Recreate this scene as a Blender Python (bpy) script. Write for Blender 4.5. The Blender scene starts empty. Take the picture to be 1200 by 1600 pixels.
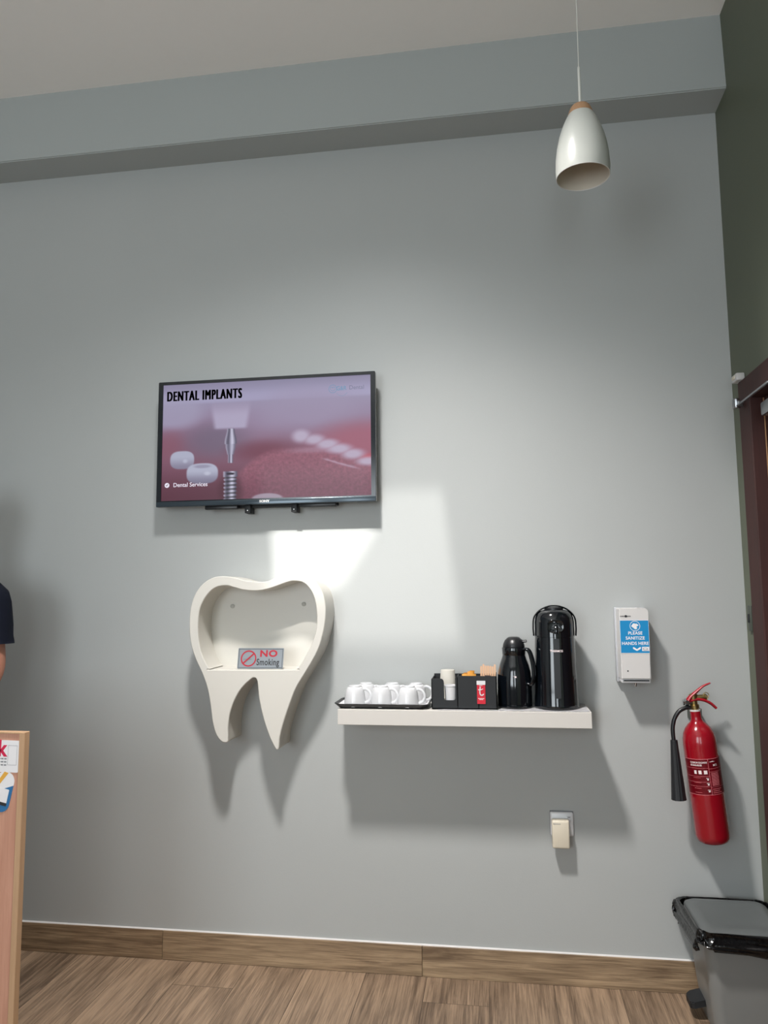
import bpy, bmesh, math, random
from mathutils import Vector, Matrix, noise
PI = math.pi
random.seed(7)
sc = bpy.context.scene
C = sc.collection

# ------------------------------------------------------------------ camera
F_PX, PITCH, ROLL, YAW = 1172.5, 0.108865, -0.010012, 0.148550
cy, sy, cp, sp, cr, sr = math.cos(YAW), math.sin(YAW), math.cos(PITCH), math.sin(PITCH), math.cos(ROLL), math.sin(ROLL)
Rz = Matrix(((cy, sy, 0), (-sy, cy, 0), (0, 0, 1)))
Rx = Matrix(((1, 0, 0), (0, cp, sp), (0, -sp, cp)))
Ry = Matrix(((cr, 0, sr), (0, 1, 0), (-sr, 0, cr)))
RW = Ry @ Rx @ Rz
cd = bpy.data.cameras.new('camera')
cam = bpy.data.objects.new('camera', cd)
C.objects.link(cam)
cd.sensor_fit = 'VERTICAL'; cd.sensor_height = 36; cd.lens = F_PX / 1600 * 36
cd.clip_start = 0.05
M = Matrix((RW[0], RW[2], -RW[1])).transposed().to_4x4()
M.translation = Vector((0, -2.9, 1.388))
cam.matrix_world = M
sc.camera = cam

# ------------------------------------------------------------------ exposure, world, lights
sc.view_settings.view_transform = 'Standard'
sc.view_settings.look = 'None'
sc.view_settings.exposure = 0.0
sc.view_settings.gamma = 1.0
sc.view_settings.use_curve_mapping = False
W = bpy.data.worlds.new('sky'); sc.world = W; W.use_nodes = True
bg = W.node_tree.nodes['Background']
bg.inputs[0].default_value = (0.75, 0.86, 1.0, 1); bg.inputs[1].default_value = 1.0

def light(name, kind, loc, direction, energy, color=(1, 1, 1), **kw):
    d = bpy.data.lights.new(name, kind)
    d.energy = energy; d.color = color
    for k, v in kw.items(): setattr(d, k, v)
    o = bpy.data.objects.new(name, d); C.objects.link(o)
    o.location = loc
    o.rotation_euler = Vector(direction).to_track_quat('-Z', 'Y').to_euler()
    return o

LAMP = Vector((-0.58, -1.41, 3.53))
# sun through the added rooflight, daylight through the two tall windows of the rear wall, the recessed ceiling lamp with an added narrow beam
light('sun', 'SUN', (0, -3, 6), (0.13, 1.0, -1.17), 7.5, (1.0, 0.965, 0.92), angle=math.radians(1.4))
light('ceiling_spot', 'SPOT', LAMP + Vector((0, 0, -0.035)), (0, 0, -1), 240, (0.98, 0.985, 0.985), spot_size=math.radians(132), spot_blend=1.0, shadow_soft_size=0.12)
light('ceiling_spot', 'SPOT', LAMP + Vector((0, 0, -0.036)), (0.22, 0.20, -1), 290, (1.0, 0.93, 0.885), spot_size=math.radians(86), spot_blend=1.0, shadow_soft_size=0.12)  # narrow beam added at the same lamp to brighten the lower wall
light('window_daylight', 'AREA', (-1.8, -5.30, 1.75), (0.1, 1, 0.42), 68, (0.88, 0.95, 0.985), shape='RECTANGLE', size=1.6, size_y=2.2)
light('window_daylight', 'AREA', (0.1, -5.30, 1.75), (0.0, 1, 0.42), 25, (0.88, 0.95, 0.985), shape='RECTANGLE', size=0.7, size_y=2.2)

# ------------------------------------------------------------------ materials
def lin(c):
    return tuple(((v / 255) / 12.92 if v / 255 <= 0.04045 else ((v / 255 + 0.055) / 1.055) ** 2.4) for v in c)

def mat(name, rgb, rough=0.5, metal=0.0, spec=0.5, coat=0.0, noise_amt=0.0, noise_scale=30, bump=0.0, bump_scale=200, emit=None, estr=1.0, trans=0.0):
    m = bpy.data.materials.new(name); m.use_nodes = True
    nt = m.node_tree; b = nt.nodes['Principled BSDF']
    c = lin(rgb)
    b.inputs['Base Color'].default_value = (*c, 1)
    b.inputs['Roughness'].default_value = rough
    b.inputs['Metallic'].default_value = metal
    b.inputs['Specular IOR Level'].default_value = spec
    b.inputs['Coat Weight'].default_value = coat
    b.inputs['Coat Roughness'].default_value = 0.06
    b.inputs['Transmission Weight'].default_value = trans
    tc = nt.nodes.new('ShaderNodeTexCoord')
    if noise_amt:
        n = nt.nodes.new('ShaderNodeTexNoise'); n.inputs['Scale'].default_value = noise_scale; n.inputs['Detail'].default_value = 4
        nt.links.new(tc.outputs['Object'], n.inputs['Vector'])
        mx = nt.nodes.new('ShaderNodeMix'); mx.data_type = 'RGBA'
        mx.inputs[6].default_value = (*[v * (1 - noise_amt) for v in c], 1)
        mx.inputs[7].default_value = (*[min(1, v * (1 + noise_amt)) for v in c], 1)
        nt.links.new(n.outputs['Fac'], mx.inputs[0]); nt.links.new(mx.outputs[2], b.inputs['Base Color'])
    if bump:
        n2 = nt.nodes.new('ShaderNodeTexNoise'); n2.inputs['Scale'].default_value = bump_scale; n2.inputs['Detail'].default_value = 3
        nt.links.new(tc.outputs['Object'], n2.inputs['Vector'])
        bp = nt.nodes.new('ShaderNodeBump'); bp.inputs['Strength'].default_value = bump; bp.inputs['Distance'].default_value = 0.002
        nt.links.new(n2.outputs['Fac'], bp.inputs['Height']); nt.links.new(bp.outputs[0], b.inputs['Normal'])
    if emit:
        b.inputs['Emission Color'].default_value = (*lin(emit), 1); b.inputs['Emission Strength'].default_value = estr
    return m

def wood(name, dark, light_, along='Y', scale=1.0, rough=0.45, planks=None, contrast=1.0, coat=0.0, island=False):
    """procedural wood: stretched noise grain along an axis; planks=(length,width) lays boards"""
    m = bpy.data.materials.new(name); m.use_nodes = True
    nt = m.node_tree; L = nt.links; N = nt.nodes.new; b = nt.nodes['Principled BSDF']
    tc = N('ShaderNodeTexCoord')
    mp = N('ShaderNodeMapping')
    if along == 'Y': mp.inputs['Rotation'].default_value = (0, 0, PI / 2)
    if along == 'Z': mp.inputs['Rotation'].default_value = (0, PI / 2, 0)
    L.new(tc.outputs['Object'], mp.inputs['Vector'])
    vec = mp.outputs['Vector']
    rnd = None
    if planks:
        mp.inputs['Location'].default_value = planks[2]
        br = N('ShaderNodeTexBrick')
        br.offset = 0.5; br.offset_frequency = 4
        br.inputs['Scale'].default_value = 1
        br.inputs['Brick Width'].default_value = planks[0]; br.inputs['Row Height'].default_value = planks[1]
        br.inputs['Mortar Size'].default_value = 0.0009; br.inputs['Mortar Smooth'].default_value = 0.2
        br.inputs['Color1'].default_value = (0, 0, 0, 1); br.inputs['Color2'].default_value = (1, 1, 1, 1)
        br.inputs['Mortar'].default_value = (0.5, 0.5, 0.5, 1)
        L.new(vec, br.inputs['Vector'])
        rnd = br.outputs['Color']
    if island:
        g = N('ShaderNodeNewGeometry'); rnd = g.outputs['Random Per Island']
    if rnd is not None:
        sc_ = N('ShaderNodeVectorMath'); sc_.operation = 'SCALE'; sc_.inputs['Scale'].default_value = 13.7
        L.new(rnd, sc_.inputs[0])
        ad = N('ShaderNodeVectorMath'); ad.operation = 'ADD'
        L.new(vec, ad.inputs[0]); L.new(sc_.outputs[0], ad.inputs[1]); vec = ad.outputs[0]
    def grain(sx, syz, scl, detail, dist):
        q = N('ShaderNodeMapping'); q.inputs['Scale'].default_value = (sx, syz, syz); L.new(vec, q.inputs['Vector'])
        n = N('ShaderNodeTexNoise'); n.inputs['Scale'].default_value = scl * scale; n.inputs['Detail'].default_value = detail
        n.inputs['Distortion'].default_value = dist; n.inputs['Roughness'].default_value = 0.65
        L.new(q.outputs[0], n.inputs['Vector']); return n.outputs['Fac']
    g1 = grain(0.065, 1.0, 40, 7, 0.9); g2 = grain(0.022, 1.0, 300, 3, 0.25); g3 = grain(0.22, 1.0, 7, 2, 1.2)
    a1 = N('ShaderNodeMath'); a1.operation = 'MULTIPLY_ADD'; L.new(g2, a1.inputs[0]); a1.inputs[1].default_value = 0.75; L.new(g1, a1.inputs[2])
    a2 = N('ShaderNodeMath'); a2.operation = 'MULTIPLY_ADD'; L.new(g3, a2.inputs[0]); a2.inputs[1].default_value = 0.55; L.new(a1.outputs[0], a2.inputs[2])
    last = a2.outputs[0]
    if rnd is not None:
        sepn = N('ShaderNodeMath'); sepn.operation = 'MULTIPLY_ADD'; L.new(rnd, sepn.inputs[0]); sepn.inputs[1].default_value = 0.16; L.new(last, sepn.inputs[2]); last = sepn.outputs[0]
    mr = N('ShaderNodeMapRange'); mid = 1.15 + (0.08 if rnd is not None else 0)
    mr.inputs[1].default_value = mid - 0.36 / contrast; mr.inputs[2].default_value = mid + 0.36 / contrast
    L.new(last, mr.inputs[0])
    mx = N('ShaderNodeMix'); mx.data_type = 'RGBA'
    mx.inputs[6].default_value = (*lin(dark), 1); mx.inputs[7].default_value = (*lin(light_), 1)
    L.new(mr.outputs[0], mx.inputs[0])
    out = mx.outputs[2]
    if planks:
        m2 = N('ShaderNodeMix'); m2.data_type = 'RGBA'; L.new(br.outputs['Fac'], m2.inputs[0]); L.new(out, m2.inputs[6])
        m2.inputs[7].default_value = (*lin(tuple(v * 0.55 for v in dark)), 1); out = m2.outputs[2]
    L.new(out, b.inputs['Base Color'])
    b.inputs['Roughness'].default_value = rough; b.inputs['Coat Weight'].default_value = coat
    bp = N('ShaderNodeBump'); bp.inputs['Strength'].default_value = 0.15; bp.inputs['Distance'].default_value = 0.001
    L.new(last, bp.inputs['Height']); L.new(bp.outputs[0], b.inputs['Normal'])
    return m

M_ = dict(
    wall=mat('grey_wall_paint', (173, 176, 175), 0.42, spec=0.35, noise_amt=0.035, noise_scale=2.2, bump=0.10, bump_scale=160),
    beam=mat('grey_beam_paint', (169, 174, 173), 0.5, spec=0.3, noise_amt=0.02, noise_scale=2, bump=0.08, bump_scale=160),
    green=mat('olive_wall_paint', (98, 104, 88), 0.5, spec=0.3, noise_amt=0.03, noise_scale=3, bump=0.1, bump_scale=160),
    ceil=mat('ceiling_paint', (248, 245, 241), 0.7, noise_amt=0.01),
    white=mat('white_plastic', (206, 204, 202), 0.32, noise_amt=0.01),
    tooth=mat('white_lacquer', (208, 205, 197), 0.35, spec=0.45, noise_amt=0.008, noise_scale=6),
    shelf=mat('white_melamine', (204, 200, 194), 0.4, noise_amt=0.01),
    paper=mat('white_paper', (214, 214, 216), 0.8, noise_amt=0.01),
    capgrey=mat('screw_cap_grey', (176, 176, 170), 0.5),
    black=mat('black_plastic', (22, 23, 26), 0.35, noise_amt=0.05),
    matblack=mat('matt_black_plastic', (24, 26, 29), 0.55, noise_amt=0.05),
    gloss=mat('glossy_black_plastic', (8, 12, 17), 0.10, spec=0.6, coat=0.5, noise_amt=0.03),
    bezel=mat('tv_bezel_black', (16, 20, 26), 0.15, spec=0.6, noise_amt=0.02),
    bezelgrey=mat('tv_trim_grey', (58, 68, 76), 0.16, metal=0.4, noise_amt=0.02),
    steel=mat('brushed_steel', (170, 172, 175), 0.28, metal=1.0, noise_amt=0.05),
    chrome=mat('chrome', (215, 217, 220), 0.12, metal=1.0),
    brass=mat('brass_valve', (165, 145, 98), 0.3, metal=1.0, noise_amt=0.05),
    red=mat('red_enamel', (142, 8, 26), 0.2, spec=0.5, coat=0.35, noise_amt=0.02),
    redlever=mat('red_lever_paint', (156, 12, 32), 0.35, noise_amt=0.02),
    labelred=mat('printed_label_dark_red', (136, 11, 30), 0.4, noise_amt=0.02),
    labelpink=mat('label_print_pale_pink', (224, 120, 128), 0.5),
    labelwhite=mat('label_print_white', (236, 220, 220), 0.5),
    porcelain=mat('white_porcelain', (206, 207, 209), 0.12, spec=0.6, coat=0.3),
    cupbeige=mat('paper_cup_grey', (190, 187, 178), 0.7, noise_amt=0.02),
    shade=mat('white_metal_shade', (188, 190, 184), 0.30, spec=0.5, noise_amt=0.01),
    inner=mat('shade_inner_white', (212, 204, 190), 0.6),
    whitecord=mat('white_cord', (222, 222, 215), 0.5),
    blue=mat('sticker_blue', (2, 132, 190), 0.4, noise_amt=0.02),
    dkprint=mat('dark_print', (40, 40, 44), 0.5),
    greyprint=mat('grey_print', (120, 122, 126), 0.5),
    socket=mat('socket_white', (224, 224, 226), 0.25, noise_amt=0.01),
    sidegrey=mat('translucent_grey_plastic', (176, 178, 182), 0.4, noise_amt=0.02),
    cream=mat('cream_plastic', (214, 205, 186), 0.35, noise_amt=0.01),
    bin=mat('grey_bin_plastic', (128, 129, 127), 0.4, noise_amt=0.03, noise_scale=8, bump=0.05),
    lid=mat('grey_lid_plastic', (88, 92, 92), 0.38, noise_amt=0.03),
    liner=mat('black_bin_liner', (7, 7, 8), 0.16, spec=0.45, bump=1.0, bump_scale=60),
    teal=mat('sachet_orange', (226, 160, 70), 0.5, noise_amt=0.1, noise_scale=60),
    brownsachet=mat('sachet_brown', (62, 40, 38), 0.45, noise_amt=0.3, noise_scale=80),
    stick=mat('birch_stick', (222, 182, 148), 0.6, noise_amt=0.1, noise_scale=120),
    teared=mat('tea_pack_red', (196, 20, 44), 0.4, noise_amt=0.02),
    signmetal=mat('sign_silver', (132, 139, 145), 0.4, metal=0.0, noise_amt=0.05, noise_scale=12),
    signred=mat('sign_red', (170, 18, 42), 0.5),
    magenta=mat('sticker_crimson', (205, 22, 72), 0.5),
    stickerwhite=mat('sticker_white', (232, 230, 232), 0.45),
    stickerblue=mat('sticker_deep_blue', (40, 108, 160), 0.45),
    stickergold=mat('sticker_gold', (226, 170, 70), 0.45),
    dkplate=mat('dark_grey_plate', (70, 76, 68), 0.5, noise_amt=0.03),
    skin=mat('skin', (186, 128, 106), 0.5, spec=0.4, noise_amt=0.06, noise_scale=20, bump=0.1, bump_scale=300),
    navy=mat('navy_cotton', (26, 32, 52), 0.85, noise_amt=0.12, noise_scale=40, bump=0.4, bump_scale=500),
    trousers=mat('dark_trousers', (34, 34, 38), 0.85, noise_amt=0.1, noise_scale=40),
    hair=mat('dark_hair', (38, 28, 22), 0.6, noise_amt=0.3, noise_scale=150, bump=0.8, bump_scale=200),
    eye=mat('eye_white', (225, 222, 216), 0.2), iris=mat('iris_brown', (60, 38, 24), 0.2), lip=mat('lips', (160, 90, 82), 0.5),
    lampface=mat('lamp_diffuser', (250, 245, 235), 0.5, emit=(255, 240, 220), estr=3.0),
    floor=wood('oak_vinyl_planks', (88, 72, 58), (160, 136, 112), 'Y', planks=(1.22, 0.2258, (0.43, 0.2908, 0)), rough=0.42, contrast=1.5),
    bb=wood('oak_skirting', (106, 86, 66), (172, 148, 118), 'X', rough=0.45, island=True, contrast=1.5),
    desk=wood('pink_oak_laminate', (180, 128, 106), (208, 158, 134), 'Z', scale=1.2, rough=0.5, contrast=0.9),
    deskedge=wood('oak_edge_band', (178, 142, 108), (196, 160, 126), 'Z', scale=1.0, rough=0.5),
    capwood=wood('turned_beech', (166, 126, 92), (186, 146, 110), 'Z', scale=2.0, rough=0.5),
    mahog=wood('mahogany_frame', (48, 21, 18), (68, 32, 27), 'Z', scale=1.0, rough=0.6),
    doorleaf=wood('mahogany_leaf', (38, 12, 8), (58, 22, 15), 'Z', scale=1.0, rough=0.5),
)

# ------------------------------------------------------------------ builders
ORIG = {}
def link(o):
    C.objects.link(o); return o
def thing(name, label, cat, loc, group=None):
    o = bpy.data.objects.new(name, None); link(o); o.empty_display_size = 0.05
    o.location = loc; o['label'] = label; o['category'] = cat
    if group: o['group'] = group
    ORIG[o.name] = Vector(loc)
    return o
def tag(o, label, cat, group=None):
    o['label'] = label; o['category'] = cat
    if group: o['group'] = group
    return o
def finish(name, me, m, parent=None, origin=None, smooth=True, angle=35):
    L = ORIG[parent.name] if parent is not None else Vector(origin or (0, 0, 0))
    me.transform(Matrix.Translation(-L))
    me.name = name
    if m is not None:
        me.materials.clear(); me.materials.append(m)
    if smooth:
        try: me.set_sharp_from_angle(angle=math.radians(angle))
        except Exception: pass
        for p in me.polygons: p.use_smooth = True
    o = bpy.data.objects.new(name, me); link(o)
    if parent is not None: o.parent = parent
    else: o.location = L
    ORIG[o.name] = L.copy()
    return o
def obj(name, bm, m, parent=None, origin=None, smooth=True, angle=35, recalc=True):
    if recalc: bmesh.ops.recalc_face_normals(bm, faces=bm.faces)
    me = bpy.data.meshes.new(name); bm.to_mesh(me); bm.free()
    return finish(name, me, m, parent, origin, smooth, angle)
def part(*a, label=None, **k):
    o = obj(*a, **k)
    if label: o['label'] = label
    return o
def struct(name, bm, m, **k):
    o = obj(name, bm, m, **k); o['kind'] = 'structure'; return o
def B(): return bmesh.new()
def box(bm, x0, x1, y0, y1, z0, z1, bev=0.0, seg=2, mtx=None):
    t = bmesh.new()
    bmesh.ops.create_cube(t, size=1)
    bmesh.ops.scale(t, vec=(abs(x1 - x0), abs(y1 - y0), abs(z1 - z0)), verts=t.verts)
    bmesh.ops.translate(t, vec=((x0 + x1) / 2, (y0 + y1) / 2, (z0 + z1) / 2), verts=t.verts)
    if bev: bmesh.ops.bevel(t, geom=t.edges[:], offset=bev, segments=seg, profile=0.5, affect='EDGES')
    if mtx: bmesh.ops.transform(t, matrix=mtx, verts=t.verts)
    me = bpy.data.meshes.new('t'); t.to_mesh(me); t.free(); bm.from_mesh(me); bpy.data.meshes.remove(me)
    return bm
def rings(bm, rs, close=True, cap0=True, cap1=True):
    vs = [[bm.verts.new(p) for p in r] for r in rs]
    n = len(vs[0])
    for a, b in zip(vs, vs[1:]):
        for i in range(n if close else n - 1):
            bm.faces.new((a[i], a[(i + 1) % n], b[(i + 1) % n], b[i]))
    if cap0: bm.faces.new(vs[0][::-1])
    if cap1: bm.faces.new(vs[-1])
    return vs
def lathe(bm, prof, c=(0, 0), n=48, cap0=True, cap1=True, mtx=None, flute=None):
    rs = []
    for r, z in prof:
        ring = []
        for i in range(n):
            a = 2 * PI * i / n
            rr = max(r, 1e-4)
            if flute: rr *= 1 + flute[1] * math.cos(a * flute[0])
            p = Vector((c[0] + rr * math.cos(a), c[1] + rr * math.sin(a), z))
            ring.append(mtx @ p if mtx else p)
        rs.append(ring)
    rings(bm, rs, True, cap0, cap1); return bm
def catmull(pts, k=6):
    P = [Vector(p) for p in pts]; P = [2 * P[0] - P[1]] + P + [2 * P[-1] - P[-2]]
    out = []
    for i in range(1, len(P) - 2):
        for j in range(k):
            t = j / k; a, b, c, d = P[i - 1:i + 3]
            out.append(0.5 * ((2 * b) + (c - a) * t + (2 * a - 5 * b + 4 * c - d) * t * t + (3 * b - a - 3 * c + d) * t ** 3))
    out.append(P[-2]); return out
def tube(bm, pts, r, n=12, smooth=6, flat=None, up=None):
    P = catmull(pts, smooth) if smooth else [Vector(p) for p in pts]
    rs = []; u = None
    for i, p in enumerate(P):
        t = (P[min(i + 1, len(P) - 1)] - P[max(i - 1, 0)]).normalized()
        if u is None:
            u = Vector(up) if up else (Vector((0, 0, 1)) if abs(t.z) < 0.9 else Vector((1, 0, 0)))
        u = (u - t * u.dot(t)).normalized(); v = t.cross(u)
        f = i / (len(P) - 1)
        ru = r(f) if callable(r) else r
        rv = ru * (flat or 1)
        rs.append([p + u * ru * math.cos(2 * PI * j / n) + v * rv * math.sin(2 * PI * j / n) for j in range(n)])
    rings(bm, rs); return bm
def rrect(w, h, r, n=6):
    """rounded rectangle outline centred on 0"""
    out = []
    for cx, cyy, a0 in ((w / 2 - r, h / 2 - r, 0), (-w / 2 + r, h / 2 - r, 90), (-w / 2 + r, -h / 2 + r, 180), (w / 2 - r, -h / 2 + r, 270)):
        for i in range(n + 1):
            a = math.radians(a0 + 90 * i / n); out.append((cx + r * math.cos(a), cyy + r * math.sin(a)))
    return out
def plate(bm, pts, fn, t0, t1):
    """extrude a 2D outline; fn(u,v,t)->3D"""
    a = [bm.verts.new(fn(u, v, t0)) for u, v in pts]; b = [bm.verts.new(fn(u, v, t1)) for u, v in pts]
    n = len(pts)
    bm.faces.new(a); bm.faces.new(b[::-1])
    for i in range(n): bm.faces.new((a[i], b[i], b[(i + 1) % n], a[(i + 1) % n]))
    return bm
def FR(y):          # facing the viewer, t grows towards the viewer from plane y
    return lambda u, v, t: (u, y - t, v)

def text_mesh(s, height, cx, cz, align='LEFT', xs=1.0, bold=0.0, depth=0.0006, spacing=1.0, shear=0.0):
    """letters as a flat-backed mesh in the (u,v) plane; height = cap height"""
    cu = bpy.data.curves.new('txt', 'FONT'); cu.body = s
    cu.size = height / 0.70; cu.offset = bold; cu.extrude = depth / 2; cu.space_character = spacing; cu.shear = shear
    cu.align_x = align; cu.resolution_u = 4
    o = bpy.data.objects.new('txt', cu); link(o)
    dg = bpy.context.evaluated_depsgraph_get(); dg.update()
    me = bpy.data.meshes.new_from_object(o.evaluated_get(dg))
    bpy.data.objects.remove(o); bpy.data.curves.remove(cu)
    for v in me.vertices: v.co = (cx + v.co.x * xs, cz + v.co.y, v.co.z + depth / 2)
    return me
def text(name, s, height, u, v, fn, m, parent, label=None, **k):
    me = text_mesh(s, height, u, v, **k)
    for q in me.vertices: q.co = fn(q.co.x, q.co.y, q.co.z)
    o = finish(name, me, m, parent, smooth=False)
    if label: o['label'] = label
    return o
def merge_text(items, fn):
    bm = bmesh.new()
    for it in items:
        me = text_mesh(*it[0], **it[1]); bm.from_mesh(me); bpy.data.meshes.remove(me)
    for v in bm.verts: v.co = fn(v.co.x, v.co.y, v.co.z)
    return bm
def copy_thing(root, loc, label, rz=0.0):
    r = root.copy(); link(r); r.location = loc; r.rotation_euler = (0, 0, rz); r['label'] = label
    for ch in list(root.children):
        c = ch.copy(); link(c); c.parent = r
        for g in ch.children:
            d = g.copy(); link(d); d.parent = c
    return r

# ------------------------------------------------------------------ the room
XR, XL, YB, H = 0.8855, -3.6, -5.6, 3.55
T = 0.15
struct('floor', box(B(), XL - T, XR + 1.2, YB - T, T, -0.10, 0), M_['floor'], smooth=False)
struct('wall_back', box(B(), XL - T, XR + T, 0, T, 0, H), M_['wall'], smooth=False)
# ceiling with an added, unseen rooflight opening that shapes the sun patch
SX0, SX1, SY0, SY1 = -1.12, -0.40, -2.15, -1.50
bm = B()
box(bm, XL - T, XR + T, SY1, T, H, H + 0.12); box(bm, XL - T, XR + T, YB - T, SY0, H, H + 0.12)
box(bm, XL - T, SX0, SY0, SY1, H, H + 0.12); box(bm, SX1, XR + T, SY0, SY1, H, H + 0.12)
struct('ceiling', bm, M_['ceil'], smooth=False)
gl = []  # filters added to set how bright each part of the sun patch is
for nm, rgb in (('clear_gobo_filter', (1, 1, 1)), ('dim_gobo_filter', (0.55, 0.55, 0.55))):
    m = bpy.data.materials.new(nm); m.use_nodes = True; nt = m.node_tree; nt.nodes.remove(nt.nodes['Principled BSDF'])
    tb = nt.nodes.new('ShaderNodeBsdfTransparent'); tb.inputs[0].default_value = (*rgb, 1)
    nt.links.new(tb.outputs[0], nt.nodes['Material Output'].inputs['Surface']); gl.append(m)
bm = B(); 
for a, b_, c, d in ((SX0 - .03, SX0, SY0 - .03, SY1 + .03), (SX1, SX1 + .03, SY0 - .03, SY1 + .03), (SX0, SX1, SY0 - .03, SY0), (SX0, SX1, SY1, SY1 + .03)): box(bm, a, b_, c, d, H + 0.10, H + 0.16)
rl = struct('window_3', bm, M_['white'], smooth=False)  # unseen frame added round the opening that shapes the sun patch
gz = lambda u, v, t: (u, v, H + 0.125 + t)
def up(xw, zw): y = (H + 0.127 - zw) / 1.17; return (xw - 0.13 * y, -y)
poly = [up(-0.47, 1.82), up(-0.47, 1.64), up(-0.60, 1.44), up(-0.66, 1.41)]
bm = B(); plate(bm, [(SX0, poly[0][1]), *poly, (SX0, poly[-1][1])], gz, 0, 0.004)
_k = poly[-1]
part('clear_gobo_pane', bm, gl[0], rl, smooth=False)  # added pane, outlined to shape the brightest part of the sun patch
bm = B(); plate(bm, [poly[0], (SX1, poly[0][1]), (SX1, SY0), (SX0, SY0), (SX0, _k[1]), *poly[:0:-1]], gz, 0, 0.004)
part('dim_gobo_pane', bm, gl[1], rl, smooth=False)  # added pane that dims the rest of the sun patch
# dropped beam along the wall top, out of level with the room as old plaster is
bm = B()
plate(bm, [(0.0, 3.237), (-0.146, 3.240), (-0.124, H), (0.0, H)], lambda u, v, t: (t, u, v), XL, XR)
bmesh.ops.bevel(bm, geom=[e for e in bm.edges if abs(e.verts[0].co.z - 3.24) < 0.001 and abs(e.verts[1].co.z - 3.24) < 0.001], offset=0.004, segments=2, affect='EDGES')
struct('trim_1', bm, M_['beam'], smooth=False)
# left wall, rear wall with two tall windows
struct('wall_left', box(B(), XL - T, XL, YB, 0, 0, H), M_['wall'], smooth=False)
bm = B(); wins = [(-2.6, -1.0, 0.65, 2.85), (-0.25, 0.45, 0.65, 2.85)]
box(bm, XL, XR, YB - T, YB, 0, 0.65); box(bm, XL, XR, YB - T, YB, 2.85, H)
box(bm, XL, -2.6, YB - T, YB, 0.65, 2.85); box(bm, -1.0, -0.25, YB - T, YB, 0.65, 2.85); box(bm, 0.45, XR, YB - T, YB, 0.65, 2.85)
struct('wall_front', bm, M_['wall'], smooth=False)
for i, (a, b_, z0, z1) in enumerate(wins):
    f = B()
    for x in (a, (a + b_) / 2 - 0.02, b_ - 0.04): box(f, x, x + 0.04, YB - 0.09, YB - 0.05, z0, z1)
    for z in (z0, z1 - 0.04): box(f, a, b_, YB - 0.09, YB - 0.05, z, z + 0.04)
    struct('window_%d' % (i + 1), f, M_['white'], smooth=False)
# right wall with the door opening
DY0, DY1, DZ = -0.210, -1.110, 2.052      # clear opening
bm = B()
box(bm, XR, XR + T, DY0, 0, 0, H); box(bm, XR, XR + T, DY1, DY0, DZ, H); box(bm, XR, XR + T, YB, DY1, 0, H)
struct('wall_right', bm, M_['green'], smooth=False)
bm = B()
fw = 0.108
for ya, yb in ((DY0 + fw, DY0), (DY1, DY1 - fw)):
    box(bm, XR - 0.012, XR + 0.0, yb, ya, 0, DZ + 0.076, 0.002)
box(bm, XR - 0.0125, XR + 0.0, DY1 - fw, DY0 + fw, DZ, DZ + 0.0765, 0.002)
for ya, yb in ((DY0 + 0.0, DY0 - 0.004), (DY1 + 0.004, DY1)): box(bm, XR - 0.011, XR + T, yb, ya, 0, DZ, 0.002)
box(bm, XR - 0.011, XR + T, DY1, DY0, DZ - 0.004, DZ, 0.001)
fr = struct('door_1', bm, M_['mahog'], smooth=False)
bm = B(); xo = XR + 0.032
box(bm, xo, xo + 0.044, DY1 + 0.006, DY0 - 0.008, 0.008, DZ - 0.007, 0.002)
for (z0, z1) in ((0.2, 0.95), (1.1, 1.92)):
    box(bm, xo - 0.006, xo + 0.004, DY1 + 0.15, DY0 - 0.15, z0, z1, 0.004)
leaf = part('door_leaf', bm, M_['doorleaf'], fr, smooth=False)
bm = B(); box(bm, xo - 0.002, xo, DY0 - 0.014, DY0 - 0.008, 0.01, DZ - 0.008)
part('edge_bead', bm, M_['capwood'], leaf, smooth=False)
# hydraulic closer: body on the leaf, arm up to the frame
bm = B(); box(bm, xo - 0.05, xo, -0.58, -0.33, 1.955, 2.000, 0.006)
cl = part('door_closer', bm, M_['steel'], fr, label='silver hydraulic closer with jointed arm at the door head')
bm = B(); lathe(bm, [(0.011, 2.026), (0.013, 2.03), (0.013, 2.058), (0.010, 2.062)], (XR - 0.036, -0.150), 20)
box(bm, XR - 0.040, XR - 0.030, -0.47, -0.15, 2.030, 2.037, 0.002); box(bm, XR - 0.03, xo - 0.02, -0.480, -0.462, 2.006, 2.034, 0.002)
box(bm, XR - 0.036, XR - 0.020, -0.17, -0.13, 2.03, 2.05, 0.002)
part('closer_arm', bm, M_['steel'], cl)
# skirting: board lengths with butt joints and a pale bead of filler on top
SH = 0.107
bm = B()
cuts = [XL, -2.52, -1.312, -0.308, XR]
for a, b_ in zip(cuts, cuts[1:]): box(bm, a + 0.0006, b_ - 0.0006, -0.011, 0, 0, SH, 0.0015, 1)
bb = struct('baseboard_back', bm, M_['bb'], smooth=False)
bm = B()
rs = []
for i in range(121):
    x = XL + (XR - XL) * i / 120; w = 0.0028 + 0.0012 * noise.noise((x * 3, 1, 1))
    rs.append([(x, 0.0, SH - 0.0005), (x, -0.0085, SH - 0.0005), (x, -0.006, SH + w * 0.6), (x, 0.0, SH + w)])
rings(bm, rs)
part('filler_bead', bm, M_['white'], bb)
bm = B(); box(bm, XR - 0.011, XR, DY0 + fw, 0, 0, SH, 0.001, 1); box(bm, XR - 0.011, XR, YB, DY1 - fw, 0, SH, 0.001, 1)
struct('baseboard_right', bm, M_['bb'], smooth=False)
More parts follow.
